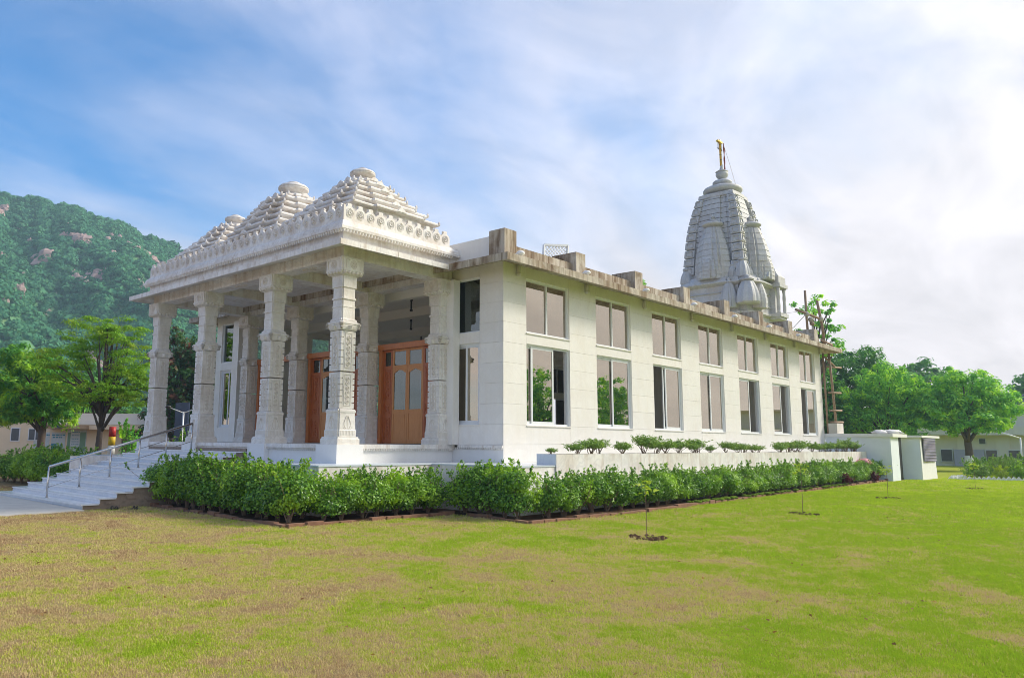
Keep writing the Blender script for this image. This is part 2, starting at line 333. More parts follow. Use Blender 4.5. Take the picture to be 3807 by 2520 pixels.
def tree(name, label, base, lobes, m, trunk_h, trunk_r, n_clusters, per, leaf_s, aspect, cl_r, droop=0.3, flat=1.0, group=None, cat='tree', lean=(0, 0), seed=1, whitewash=None, branches=26):
    """crown lobes are (dx, dy, z, rx, ry, rz) about the trunk"""
    rs = np.random.default_rng(seed); random.seed(seed)
    root = empty(name, base); tag(root, label, cat, group)
    vol = np.array([l[3]*l[4]*l[5] for l in lobes]); pick = rs.choice(len(lobes), n_clusters, p=vol/vol.sum())
    L = np.array(lobes)[pick]; d = rs.normal(0, 1, (n_clusters, 3)); d /= np.linalg.norm(d, axis=1, keepdims=True)
    rad = rs.uniform(0.2, 1.12, n_clusters)**0.5
    cc = L[:, :3] + d*L[:, 3:]*rad[:, None]
    crr = cl_r*rs.uniform(0.45, 1.45, n_clusters)
    idx = np.repeat(np.arange(n_clusters), per); e = rs.normal(0, 1, (len(idx), 3)); e /= np.linalg.norm(e, axis=1, keepdims=True)
    rr = rs.uniform(0, 1, len(idx))**0.4
    off = e*(crr[idx]*rr)[:, None]*np.array([1, 1, 0.7*flat]); off[:, 2] -= droop*0.35*(off[:, 0]**2+off[:, 1]**2)/np.maximum(crr[idx], 0.01)
    P = cc[idx]+off
    nr = e*np.array([1, 1, 1]) + np.array([0, 0, 0.8])
    obj('crown', leaf_mesh(name+'_crown', P, nr, leaf_s, aspect, m, droop, 0.45), m, root, loc=base)
    mb = MB(); lx, ly = lean
    tp = [(lx*k/5*trunk_h*0.2+0.03*math.sin(k*2.1), ly*k/5*trunk_h*0.2+0.03*math.cos(k*1.7), trunk_h*k/5) for k in range(6)]
    mb.tube(tp, [trunk_r*(1.25-0.09*k) for k in range(6)], 9)
    top = Vector(tp[-1])
    ends = cc[rs.choice(n_clusters, min(branches, n_clusters), replace=False)]
    for q in ends:
        q = Vector(q); st = Vector(tp[rs.integers(3, 6)]); mid = st.lerp(q, 0.5) + Vector((rs.normal(0, .12), rs.normal(0, .12), 0.15*(q-st).length*0.5))
        mb.tube([st, st.lerp(mid, 0.5)+Vector((0, 0, .05)), mid, mid.lerp(q, 0.55), q], [trunk_r*0.55, trunk_r*0.42, trunk_r*0.3, trunk_r*0.18, trunk_r*0.07], 5)
    tr = obj('trunk', mb, M['bark'], root, True, loc=base)
    if whitewash:
        obj('whitewash_band', MB().tube([(0, 0, 0), (0.02, 0.02, whitewash)], [trunk_r*1.32, trunk_r*1.26], 10), M['whitepaint'], tr, True, loc=base)
    return root

_ones = ['', 'first', 'second', 'third', 'fourth', 'fifth', 'sixth', 'seventh', 'eighth', 'ninth', 'tenth', 'eleventh', 'twelfth', 'thirteenth', 'fourteenth', 'fifteenth', 'sixteenth', 'seventeenth', 'eighteenth', 'nineteenth']
_tens = {20: 'twent', 30: 'thirt', 40: 'fort'}
def nth(n):
    if n < 20: return _ones[n]
    t, o = n//10*10, n % 10
    return _tens[t]+('y-'+_ones[o] if o else 'ieth')

# ================================================================== SETTING
# ground: one sheet out to the horizon
g = MB(); s_ = 3000
g.add([(-s_, -s_, 0), (s_, -s_, 0), (s_, s_, 0), (-s_, s_, 0)], [(0, 1, 2, 3)])
struct(obj('ground', g, M['lawn']))
# concrete path in front of the stair
pm = MB(); pth = [(-9.06, 5.72), (-8.9, 12.9), (-30, 13.6), (-30, 4.2), (-11.2, 5.45)]
pm.prism([(x, y) for x, y in pth], 0.004, 0.03)
struct(obj('path', pm, M['path']))
# soil bed behind the kerb
KERB = [(-7.04, 7.6), (-7.26, 3.76), (-7.5, -0.55), (-2.84, -0.78), (-2.82, -1.2), (-3.24, -3.42), (1.45, -3.6), (11.5, -3.2), (29.3, -2.75)]
bed = MB(); inner = [(29.3, -0.5), (0, -0.5), (0, 7.6)]
poly = KERB + inner
bed.add([(x, y, 0.02) for x, y in poly], [tuple(range(len(poly)))])
struct(obj('planting_bed', bed, M['soil']))
gr = random.Random(3)
# low brick kerb round the bed: each brick its own piece
kr = empty('brick_kerb', (-7.5, -0.55, 0)); tag(kr, 'low broken brick kerb edging the hedge bed round the temple', 'kerb')
brick_me = MB().box(-0.5, 0.5, -0.5, 0.5, 0, 1).mesh('brick'); brick_me.materials.append(M['kerb'])
for (x0, y0), (x1, y1) in zip(KERB[:-1], KERB[1:]):
    L = math.hypot(x1-x0, y1-y0); n = max(1, int(L/0.42)); a = math.atan2(y1-y0, x1-x0)
    for k in range(n):
        t = (k+0.5)/n; cx, cy = x0+(x1-x0)*t, y0+(y1-y0)*t
        if gr.random() < 0.03: continue
        obj('brick', brick_me, None, kr, loc=(cx+gr.uniform(-.015, .015), cy+gr.uniform(-.03, .03), -0.02-gr.uniform(0, .03)), rot=a+gr.uniform(-.07, .07), scale=(L/n*gr.uniform(.93, .985), 0.13*gr.uniform(.85, 1.1), 0.11*gr.uniform(.75, 1.15)))
mo = MB()
for k in range(90):
    x = gr.uniform(4, 20); y = -3.42+0.0245*(x-4)+gr.uniform(-.05, .1); r_ = gr.uniform(.05, .14)
    mo.lathe(x, y, [(r_, 0.07), (r_*.9, 0.11), (r_*.3, 0.135)], 7)
tag(obj('moss', mo, M['moss'], None, True), 'yellow green moss growing along the brick kerb', 'moss', kind='stuff')

# ------------------------------------------------------------------ hill
def hh(U):
    return float(np.interp(U, [-700, -400, -200, 0, 150, 300, 415, 550, 700, 900, 1100, 1350], [128, 134, 133, 127, 122.5, 109, 100, 86, 68, 44, 20, 2]))
def vnoise(x, y):
    return math.sin(x*1.3+y*0.7)+0.6*math.sin(x*2.9-y*2.1+1.3)+0.4*math.sin(x*5.3+y*4.7+0.4)+0.25*math.sin(x*11.1-y*9.3)
def hillpt(U, s):
    P = Vector((98.6+.163*U, 425-.159*U)); c = Vector((CAM.x, CAM.y)); t = 0.42+0.58*s
    xy = c + (P-c)*t; h = hh(U)
    z = h*(max(s, 0)**1.2 if s <= 1 else max(0, 1-(s-1)*3.2))
    w = math.sin(min(s, 1)*PI)*1.0
    z += w*(3.2*vnoise(U*.012, s*7) + 5*math.sin(U*.013+s*5)) + (0.8*vnoise(U*.05, 3.3) if 0.8 < s <= 1.05 else 0)
    return (xy.x, xy.y, max(z, -0.5))
hm = MB(); US = np.linspace(-700, 1350, 104); SS = np.linspace(-0.02, 1.3, 54)
hm.add([hillpt(U, s) for s in SS for U in US], [(j*104+i, j*104+i+1, (j+1)*104+i+1, (j+1)*104+i) for j in range(53) for i in range(103)])
def hillmat():
    m, nt, out = mat('hillside_green'); p = pos(nt); a = noise(nt, p, 0.05, 7, 0.65); b = noise(nt, p, 0.3, 5, 0.6)
    c = mixc(nt, ramp(nt, a, [(0.35, 0.0), (0.65, 1.0)]), (0.09, 0.27, 0.11), (0.24, 0.40, 0.16)); c = mixc(nt, mth(nt, 'MULTIPLY', b, 0.5), c, (0.03, 0.13, 0.08))
    bsdf(nt, out, c, 1.0, spec=0.05); return m
struct(obj('hill', hm, hillmat(), None, True))
def rock_mesh(seed):
    rs = random.Random(seed); mb = MB(); n = 9; rings = []
    for k, (z, r_) in enumerate([(-0.25, .8), (0.1, 1.0), (0.4, .92), (0.7, .7), (0.92, .35)]):
        rings.append([(math.cos(2*PI*i/n)*r_*rs.uniform(.55, 1.2), math.sin(2*PI*i/n)*r_*rs.uniform(.55, 1.2), z*rs.uniform(.7, 1.25)) for i in range(n)])
    mb.loft(rings); me = mb.mesh('boulder'); me.materials.append(M['rock']); return me
rockmes = [rock_mesh(i) for i in range(5)]
rr_ = random.Random(12)
ROCKS = [(105, .72, 7), (118, .70, 6), (96, .71, 4), (155, .80, 4), (172, .80, 5), (186, .785, 6), (197, .77, 5), (205, .79, 4), (214, .775, 4), (300, .82, 5), (318, .80, 6), (335, .79, 7), (352, .79, 7), (370, .785, 6), (385, .80, 6), (399, .84, 5), (222, .66, 5), (236, .64, 5), (248, .62, 4), (185, .635, 4), (195, .64, 5), (212, .60, 4), (40, .78, 3), (55, .86, 3), (18, .92, 5), (3, .88, 6), (20, .71, 4), (5, .70, 4), (235, .36, 5), (247, .33, 6), (256, .30, 5), (330, .60, 4), (343, .56, 4), (60, .47, 4), (50, .455, 3), (35, .41, 3), (5, .12, 5), (12, .06, 4), (165, .87, 3), (120, .92, 2.5), (255, .85, 3), (275, .86, 3), (142, .60, 3), (70, .62, 3), (310, .72, 3), (268, .74, 3), (290, .53, 2.5), (130, .52, 2.5), (365, .70, 3), (82, .80, 3)]
def band(v): return 'upper' if v > .77 else 'middle' if v > .5 else 'lower'
for bn in ('upper', 'middle', 'lower'):
    for i, (U, s, r_) in enumerate(sorted(q for q in ROCKS if band(q[1]) == bn)):
        oc = empty('rock_outcrop', hillpt(U, s)); tag(oc, '%s pinkish rock outcrop from the left in the %s scrub of the hillside' % (nth(i+1), bn), 'rock outcrop', 'outcrops on the hillside')
        for q in range(4 if r_ > 3.5 else 2):
            x, y, z = hillpt(U+rr_.uniform(-5, 5), s+rr_.uniform(-.018, .018)); r2 = r_*.55*(1-.18*q)
            o = bpy.data.objects.new('boulder', rockmes[rr_.randrange(5)]); o.location = (x, y, z-.1*r2); o.rotation_euler = (rr_.uniform(-.4, .4), rr_.uniform(-.4, .4), rr_.uniform(0, 6))
            o.scale = (r2*rr_.uniform(.7, 1.4), r2*rr_.uniform(.7, 1.4), r2*rr_.uniform(.9, 1.7)); link(o, oc)

def scatter_object(name, pts, scl, rotz, variants, kind_label, cat):
    """points carry scale and turn; a node modifier sets a small mesh on each"""
    me = bpy.data.meshes.new(name); me.vertices.add(len(pts)); me.vertices.foreach_set('co', np.asarray(pts, float).reshape(-1))
    a = me.attributes.new('scl', 'FLOAT', 'POINT'); a.data.foreach_set('value', np.asarray(scl, float))
    a = me.attributes.new('turn', 'FLOAT', 'POINT'); a.data.foreach_set('value', np.asarray(rotz, float))
    a = me.attributes.new('pick', 'INT', 'POINT'); a.data.foreach_set('value', RNG.integers(0, len(variants), len(pts)).astype(np.int32))
    o = bpy.data.objects.new(name, me); COL.objects.link(o); me.update()
    vc = bpy.data.collections.new(name+'_variants')
    for i, vm in enumerate(variants): vc.objects.link(bpy.data.objects.new('%s_variant' % name, vm))
    ng = bpy.data.node_groups.new(name, 'GeometryNodeTree')
    ng.interface.new_socket('Geometry', in_out='INPUT', socket_type='NodeSocketGeometry'); ng.interface.new_socket('Geometry', in_out='OUTPUT', socket_type='NodeSocketGeometry')
    gi = ng.nodes.new('NodeGroupInput'); go = ng.nodes.new('NodeGroupOutput')
    ci = ng.nodes.new('GeometryNodeCollectionInfo'); ci.inputs['Collection'].default_value = vc; ci.inputs['Separate Children'].default_value = True; ci.inputs['Reset Children'].default_value = True
    ip = ng.nodes.new('GeometryNodeInstanceOnPoints'); ip.inputs['Pick Instance'].default_value = True
    def na(nm, ty):
        q = ng.nodes.new('GeometryNodeInputNamedAttribute'); q.data_type = ty; q.inputs[0].default_value = nm; return q.outputs[0]
    cx = ng.nodes.new('ShaderNodeCombineXYZ'); ng.links.new(na('turn', 'FLOAT'), cx.inputs[2])
    ng.links.new(gi.outputs[0], ip.inputs['Points']); ng.links.new(ci.outputs[0], ip.inputs['Instance']); ng.links.new(na('pick', 'INT'), ip.inputs['Instance Index'])
    ng.links.new(cx.outputs[0], ip.inputs['Rotation']); ng.links.new(na('scl', 'FLOAT'), ip.inputs['Scale']); ng.links.new(ip.outputs[0], go.inputs[0])
    md = o.modifiers.new('scatter', 'NODES'); md.node_group = ng
    tag(o, kind_label, cat, kind='stuff'); return o
# scrub on the hill
def clump(seed, n, m, size):
    rs = np.random.default_rng(seed); d = rs.normal(0, 1, (n, 3)); d[:, 2] = np.abs(d[:, 2])*0.9-0.15; d /= np.linalg.norm(d, axis=1, keepdims=True)
    p = d*rs.uniform(.6, 1.0, (n, 1))*np.array([1, 1, .8]); return leaf_mesh('clump', p, d, size, .8, m, 0.0, .35)
cv = [clump(i, 150, M['scrub'], .42) for i in range(4)]
hp, hs = [], []
for k in range(15000):
    U = RNG.uniform(-260, 900); s = RNG.uniform(0.0, 1.02)**0.8
    if s > 1.01: continue
    if vnoise(U*.03+s*3, s*16+U*.011)*.45+RNG.normal(0, .35) > .35+(s-.35)*1.3: continue
    hp.append(hillpt(U, s)); hs.append((RNG.uniform(1.0, 2.6) if RNG.random() < .8 else RNG.uniform(2.2, 4.2))*(0.75+.35*s))
scatter_object('hillside_scrub', hp, hs, RNG.uniform(0, 6.28, len(hp)), cv, 'dense scrub tinted blue green for haze, covering the hillside', 'scrub')

# ================================================================== TEMPLE HALL
HL, HW = 26.86, 16.1            # length along x, width along y
ZF = 1.67                       # floor level
ZLB, ZLT, ZUB, ZUT, ZC = 2.26, 4.66, 4.99, 6.63, 6.98
WX0, WS, WW = 1.074, 3.769, 2.22
hall = empty('temple_hall', (HL/2, HW/2, 0)); tag(hall, 'long white marble temple hall with two rows of windows and stained flat eaves', 'temple hall')
TH = 0.25
wm = MB()
LW = [(WX0+k*WS, WX0+k*WS+WW) for k in range(7)]
def wall_strip(mb, spans, a0, a1, zs, fn):
    """solid wall between a0..a1 with window columns left open; zs = list of open z ranges"""
    edges = [a0]+[e for sp in spans for e in sp]+[a1]
    for i in range(0, len(edges), 2): fn(mb, edges[i], edges[i+1], 0.0, ZC)
    for (u0, u1) in spans:
        z = 0.0
        for (z0, z1) in zs: fn(mb, u0, u1, z, z0); z = z1
        fn(mb, u0, u1, z, ZC)
ZS = [(ZLB, ZLT), (ZUB, ZUT)]
wall_strip(wm, LW, 0.03, HL-0.03, ZS, lambda m, u0, u1, z0, z1: m.box(u0, u1, 0.03, TH, z0, z1))
wall_strip(wm, LW, 0.03, HL-0.03, ZS, lambda m, u0, u1, z0, z1: m.box(u0, u1, HW-TH, HW-0.03, z0, z1))
FW = [(0.915, 2.098)]; FWL = [(14.5, 15.68)]
wall_strip(wm, FW, TH, 2.30, ZS, lambda m, u0, u1, z0, z1: m.box(0.03, TH, u0, u1, z0, z1))
wall_strip(wm, FWL, 14.2, HW-TH, ZS, lambda m, u0, u1, z0, z1: m.box(0.03, TH, u0, u1, z0, z1))
wm.box(HL-TH, HL-0.03, TH, HW-TH, 0, ZC)
wall = obj('wall', wm, M['interior'], hall)
# marble cladding slabs, each its own piece, 3 mm joints
def rows(z0, z1, h=0.62):
    n = max(1, round((z1-z0)/h)); return [(z0+(z1-z0)*i/n, z0+(z1-z0)*(i+1)/n) for i in range(n)]
def clad(fn, u0, u1, z0, z1, wmax=1.9):
    n = max(1, math.ceil((u1-u0)/wmax))
    for i in range(n):
        for (a, b) in rows(z0, z1):
            mb = MB(); e = 0.0022; fn(mb, u0+(u1-u0)*i/n+e, u0+(u1-u0)*(i+1)/n-e, a+e, b-e)
            obj('slab', mb, M['wall'], wall)
jit = random.Random(5)
def longf(mb, u0, u1, z0, z1): mb.box(u0, u1, 0.0+jit.uniform(0, .003), 0.03, z0, z1)
def frontf(mb, u0, u1, z0, z1): mb.box(0.0+jit.uniform(0, .003), 0.03, u0, u1, z0, z1)
edges = [0.0]+[e for sp in LW for e in sp]+[HL]
for i in range(0, len(edges), 2):
    clad(longf, edges[i], edges[i+1], 1.18, ZLB); clad(longf, edges[i], edges[i+1], ZLB, ZC)
for (u0, u1) in LW:
    clad(longf, u0, u1, 1.18, ZLB, 2.5); clad(longf, u0, u1, ZLT, ZUB, 2.5); clad(longf, u0, u1, ZUT, ZC, 2.5)
for spans, a0, a1 in ((FW, 0.031, 2.30), (FWL, 14.2, HW)):
    (u0, u1), = spans
    for (p, q) in ((a0, u0), (u1, a1)): clad(frontf, p, q, ZF, ZLB, 1.5); clad(frontf, p, q, ZLB, ZC, 1.5)
    clad(frontf, u0, u1, ZF, ZLB); clad(frontf, u0, u1, ZLT, ZUB); clad(frontf, u0, u1, ZUT, ZC)
# front base below floor level
mb = MB(); mb.box(0.004, 0.03, 0.031, 2.30, 1.18, ZF-0.004); mb.box(0.004, 0.03, 14.2, HW, 0.0, ZF-0.004); obj('plinth', mb, M['plaster'], hall)
# door-side return walls next to the end columns
mb = MB(); mb.box(-0.28, 0.0, 1.72, 2.28, ZF, 6.62); obj('pilaster', mb, M['wall'], hall)
mb = MB(); mb.box(-0.28, 0.0, 13.85, 14.3, ZF, 6.62); obj('pilaster', mb, M['wall'], hall)
# floor, ceiling with beams
obj('floor', MB().box(0.004, HL-TH, TH, HW-TH, ZF-0.12, ZF-0.01), M['intfloor'], hall)
ceil = obj('ceiling', MB().box(0.03, HL-TH-.01, TH+.01, HW-TH-.01, 6.86, 6.975), M['interior'], hall)
for x in (0.45, 3.2, 7.0, 10.8, 14.6, 18.4, 22.2): obj('ceiling_beam', MB().box(x, x+0.28, TH+.02, HW-TH-.02, 6.50, 6.858), M['interior'], ceil)
for x in (2.0, 5.2, 8.9):
    for y in (3.2, 6.0, 9.4, 12.6): obj('fan_rod', MB().lathe(x, y, [(.05, 6.855), (.05, 6.80), (.03, 6.79), (.03, 6.50), (.055, 6.49), (.055, 6.42)], 8), M['dark'], ceil)
# cross walls inside give the rooms depth
# sloping eave slab and roof
em = MB()
def rect(x0, x1, y0, y1, z): return [(x0, y0, z), (x1, y0, z), (x1, y1, z), (x0, y1, z)]
O = 0.89
em.loft([rect(0.02, HL-.02, 0.02, HW-.02, 6.985), rect(-O, HL+O, -O, HW+O, 6.73), rect(-O, HL+O, -O, HW+O, 6.94), rect(0.02, HL-.02, 0.02, HW-.02, 7.19)])
obj('eave_slab', em, M['stained'], hall)
# parapet and piers
pp = MB(); YP = -0.02
pp.box(-0.02, HL, YP, YP+0.16, 7.18, 7.52); pp.box(-0.02, HL, HW-.16, HW, 7.18, 7.52); pp.box(HL-.16, HL, 0.145, HW-.165, 7.18, 7.5)
obj('parapet', pp, M['stained'], hall)
pf = MB(); pf.box(-0.02, 0.14, 0.39, 15.4, 7.18, 7.80); obj('front_parapet', pf, M['plaster'], hall)
obj('corner_pier', MB().box(-0.21, 0.34, -0.22, 0.37, 7.16, 7.89), M['stained'], hall)
for k in range(1, 8):
    x0 = 3.43+(k-1)*3.69
    if x0 > HL: break
    obj('pier', MB().box(x0, x0+0.53, -0.2, 0.75, 7.17, 7.87), M['stained'], hall)
# eave lamps and short drain pipes
for li, x in enumerate((-0.1, 3.25, 6.95, 10.6, 14.3, 18.0, 21.7)):
    l = empty('flood_lamp', (x, -0.72, 7.0)); tag(l, None, 'lamp', 'flood lamps on the eave')
    obj('housing', MB().lathe(x, -0.72, [(.04, 6.985), (.10, 7.02), (.13, 7.07), (.09, 7.12), (.02, 7.13)], 10), M['lampwhite'], l, True)
    obj('bracket', MB().box(x-.15, x-.05, -.70, -.62, 6.985, 7.05), M['lampwhite'], l)
    l['label'] = '%s small white flood lamp from the near corner on the stained eave' % nth(li+1)
for x in [0.6]+[4.22+3.75*k for k in range(7)]:
    if x > HL: break
    obj('drain_pipe', MB().tube([(x, -.09, 7.02), (x, -.09, 6.62)], .065, 10).tube([(x, -.09, 6.70), (x, -.09, 6.66)], .078, 10), M['pvc'], hall, True)

# windows
def win(kind, a0, a1, z0, z1, mp, cfg=None, glassm=None, sill=True):
    """mp(mb,u0,u1,w0,w1,z0,z1): u along the wall, w outward"""
    gm = glassm or M['glass']
    f = MB(); fwid = 0.055
    D0, D1 = -0.16, -0.075
    mp(f, a0, a1, D0, D1, z0, z0+fwid); mp(f, a0, a1, D0, D1, z1-fwid, z1)
    mp(f, a0, a0+fwid, D0, D1, z0+fwid, z1-fwid); mp(f, a1-fwid, a1, D0, D1, z0+fwid, z1-fwid)
    if kind == 'fixed':
        mid = (a0+a1)/2; mp(f, mid-.03, mid+.03, D0, D1, z0+fwid, z1-fwid)
        w = obj('window', f, M['alum'], hall)
        for (p, q) in ((a0+fwid, mid-.03), (mid+.03, a1-fwid)):
            gmb = MB(); mp(gmb, p, q, -.125, -.119, z0+fwid, z1-fwid); obj('pane', gmb, gm, w)
    else:
        w = obj('window', f, M['alum'], hall)
        b0, b1, c0, c1 = a0+fwid, a1-fwid, z0+fwid, z1-fwid; Wd = b1-b0; sw = 0.065
        for (s0, s1, dep) in cfg:
            p, q = b0+s0*Wd, b0+s1*Wd; d0 = -.118 if dep == 0 else -.158
            sm = MB(); mp(sm, p, q, d0, d0+.036, c0, c0+sw); mp(sm, p, q, d0, d0+.036, c1-sw, c1)
            mp(sm, p, p+sw, d0, d0+.036, c0+sw, c1-sw); mp(sm, q-sw, q, d0, d0+.036, c0+sw, c1-sw)
            obj('sash', sm, M['alum'], w)
            gmb = MB(); mp(gmb, p+sw, q-sw, d0+.014, d0+.020, c0+sw, c1-sw); obj('pane', gmb, gm, w)
    if sill:
        smb = MB(); mp(smb, a0-.02, a1+.02, -.07, .03, z0-.035, z0-.003); obj('sill', smb, M['wall'], w)
mpL = lambda m, u0, u1, w0, w1, z0, z1: m.box(u0, u1, -w1, -w0, z0, z1)
mpF = lambda m, u0, u1, w0, w1, z0, z1: m.box(-w1, -w0, u0, u1, z0, z1)
mpB = lambda m, u0, u1, w0, w1, z0, z1: m.box(u0, u1, HW+w0, HW+w1, z0, z1)
CF = {0: [(0, .5, 1), (.13, .66, 0)], 1: [(0, .52, 1), (.47, 1, 0)], 2: [(.40, .93, 1), (.46, 1, 0)], 3: [(0, .52, 1), (.46, 1, 0)], 4: [(0, .5, 1), (.02, .55, 0)], 5: [(0, .5, 1), (.02, .55, 0)], 6: [(.46, .98, 1), (.47, 1, 0)]}
for k, (u0, u1) in enumerate(LW):
    win('fixed', u0, u1, ZUB, ZUT, mpL); win('slide', u0, u1, ZLB, ZLT, mpL, CF[k])
    win('fixed', u0, u1, ZUB, ZUT, mpB, None, M['clearglass'], False); win('slide', u0, u1, ZLB, ZLT, mpB, CF[4 if k % 2 else 2], M['clearglass'], False)
for (u0, u1) in FW+FWL:
    win('fixed' if 0 else 'slide', u0, u1, ZLB, ZLT, mpF, [(.46, 1, 1), (0, .52, 0)])
# single fixed lights above
for (u0, u1) in FW+FWL:
    f = MB(); mpF(f, u0, u1, -.16, -.08, ZUB, ZUB+.04); mpF(f, u0, u1, -.16, -.08, ZUT-.04, ZUT); mpF(f, u0, u0+.04, -.16, -.08, ZUB+.04, ZUT-.04); mpF(f, u1-.04, u1, -.16, -.08, ZUB+.04, ZUT-.04)
    w = obj('window', f, M['alum'], hall); gmb = MB(); mpF(gmb, u0+.04, u1-.04, -.125, -.119, ZUB+.04, ZUT-.04); obj('pane', gmb, M['doorglass'], w)

# doors between the rear columns
COLY = [2.24, 5.56, 9.54, 12.87]
XB = -0.33
def rel_panel(u0, u1, x, z0, z1, arch=False):
    mb = MB()
    mb.box(x-.014, x, u0, u1, z0, z0+.03).box(x-.014, x, u0, u1, z1-.03, z1).box(x-.014, x, u0, u0+.03, z0+.03, z1-.03).box(x-.014, x, u1-.03, u1, z0+.03, z1-.03)
    cx_ = (u0+u1)/2; n = max(2, int((z1-z0)/.12))
    for k in range(n):
        z = z0+.06+(z1-z0-.12)*(k+.5)/n; r_ = min(.055, (u1-u0)*.22)
        mb.tube([(x-.008, cx_+(r_*math.cos(t))*(1 if k % 2 else -1), z+r_*.9*math.sin(t)) for t in np.linspace(0, 5.2, 9)], .010, 4)
    return mb
def leaf_door(name, u0, u1, x, z0, z1, glassy, parent, swing=0.0):
    m_ = M['wood'] if glassy else M['woodred']; mb = MB(); st = .075; T = .045
    zg0, zg1 = (z1-.52, z1-.07)
    segs = [(z0, z0+.12)]
    mb.box(x, x+T, u0, u0+st, z0, z1).box(x, x+T, u1-st, u1, z0, z1)
    rails = [z0, z0+.95, zg0-.10, z1-.07] if glassy else [z0, z0+.85, z0+1.28, zg0-.10, z1-.07]
    hts = [.10, .12, .10, .07] if glassy else [.10, .08, .08, .10, .07]
    for r0, h in zip(rails, hts): mb.box(x+.001, x+T-.001, u0+st, u1-st, r0, r0+h)
    d = obj(name, mb, m_, parent)
    if swing: pass
    pts = list(zip(rails, hts))
    for i in range(len(pts)-1):
        a, b = pts[i][0]+pts[i][1], pts[i+1][0]
        if i == len(pts)-2 or (glassy and i == 1):
            obj('pane', MB().box(x+.02, x+.026, u0+st, u1-st, a, b), M['doorglass'], d)
            if glassy and i == 1:   # ogee head of the big pane
                hp_ = MB(); uu = np.linspace(u0+st, u1-st, 9)
                for k in range(8):
                    t0 = abs((k+.5)/8-.5)*2; hgt = .05+.11*t0**1.5
                    hp_.box(x+.004, x+T-.004, uu[k], uu[k+1], b-hgt, b)
                obj('arched_rail', hp_, m_, d)
        else:
            obj('panel', MB().box(x+.012, x+.034, u0+st, u1-st, a, b), m_, d)
            if glassy: obj('panel_moulding', MB().box(x+.004, x+.012, u0+st+.04, u1-st-.04, a+.05, b-.05), m_, d)
            else: obj('carving', rel_panel(u0+st+.015, u1-st-.015, x+.012, a+.03, b-.03), m_, d)
    return d
for k, (ya, yb) in enumerate(((2.62, 5.2), (5.95, 9.15), (9.92, 12.5))):
    lab = ['carved teak door nearest the white front windows with four glazed leaves', 'carved teak door behind the middle bay of the porch', 'carved teak door farthest left behind the porch columns'][k]
    dr = empty('teak_door', (-.05, (ya+yb)/2, ZF)); tag(dr, lab, 'door')
    fr = MB(); fj = .13
    fr.box(-.17, .02, ya, ya+fj, ZF, 4.89).box(-.17, .02, yb-fj, yb, ZF, 4.89).box(-.19, .04, ya-.02, yb+.02, 4.72, 4.89) if False else None
    fr.box(-.17, .02, ya, ya+fj, ZF, 4.715).box(-.17, .02, yb-fj, yb, ZF, 4.715).box(-.20, .04, ya-.03, yb+.03, 4.716, 4.90)
    obj('frame', fr, M['woodframe'], dr)
    w = (yb-ya-2*fj); cuts = [0, .19, .5, .81, 1]
    for i in range(4):
        if k == 2 and i == 1: continue
        leaf_door('leaf', ya+fj+w*cuts[i]+.004, ya+fj+w*cuts[i+1]-.004, -.08, ZF+.02, 4.71, i in (1, 2), dr)
    obj('threshold', MB().box(-.2, .05, ya, yb, ZF-.008, ZF+.015), M['dark'], dr)

# ================================================================== ENTRANCE PORCH
porch = empty('entrance_porch', (-2.2, 7.5, 0)); tag(porch, 'carved white marble entrance porch with columns and three stepped pyramid roofs', 'porch')
XC = -4.03
# column: local at origin, z absolute
def sq(h, z, n=0.0):
    if n <= 0: return [(-h, -h, z), (h, -h, z), (h, h, z), (-h, h, z)]
    a = h-n
    return [(-a, -h, z), (a, -h, z), (a, -a, z), (h, -a, z), (h, a, z), (a, a, z), (a, h, z), (-a, h, z), (-a, a, z), (-h, a, z), (-h, -a, z), (-a, -a, z)]
def sqloft(prof, notch): # notch is a fraction of the half width
    return MB().loft([sq(h, z, h*notch) for h, z in prof])
def arr(mb, fn):                       # four faces
    for k in range(4):
        c, s = [(1, 0), (0, 1), (-1, 0), (0, -1)][k]
        v0 = len(mb.v); fn(mb)
        for i in range(v0, len(mb.v)):
            x, y, z = mb.v[i]; mb.v[i] = (x*c-y*s, x*s+y*c, z)
    return mb
base_me = sqloft([(.44, 1.18), (.44, 1.655)], 0).mesh('base_block')
plinth_me = sqloft([(.365, 1.66), (.365, 1.80), (.34, 1.83), (.34, 1.86)], .0).mesh('plinth')
ped = sqloft([(.315, 1.862), (.315, 2.02), (.300, 2.05), (.285, 2.42), (.285, 2.47), (.30, 2.50), (.30, 2.55), (.27, 2.58)], .14)
def pedcarve(m):
    x = -.305
    for t in np.linspace(-.22, .22, 10): m.tube([(x-.008, t, 1.90), (x-.008, t, 2.02)], .010, 4)
    for sgn in (-1, 1):
        m.tube([(-.296, sgn*(.03+.15*math.sin(u*2.6)*(1-u)), 2.06+.34*u) for u in np.linspace(0, 1, 9)], .012, 4)
        m.tube([(-.296, sgn*(.10+.035*math.cos(u)), 2.10+.035*math.sin(u)) for u in np.linspace(0, 6.2, 9)], .009, 4)
    m.tube([(-.294, 0, 2.06), (-.292, 0, 2.40)], .014, 4)
ped_carve = arr(MB(), pedcarve)
shaft = MB()
for (z0, z1) in ((2.582, 3.55), (3.575, 4.655)):
    shaft.loft([sq(.212, z0, .0), sq(.212, z1, .0)])
    def facep(m, z0=z0, z1=z1): m.loft([[(-.248, -.15, z), (-.2, -.15, z), (-.2, .15, z), (-.248, .15, z)][::1] for z in (z0+.005, z1-.005)])
    arr(shaft, facep)
    n = 6; dz = (z1-z0)/n
    for k in range(n):
        for (sx, sy) in ((-1, -1), (1, -1), (1, 1), (-1, 1)):
            cx_, cy_ = sx*.197, sy*.197; h = .043
            shaft.box(cx_-h, cx_+h, cy_-h, cy_+h, z0+k*dz+.012, z0+(k+1)*dz-.012)
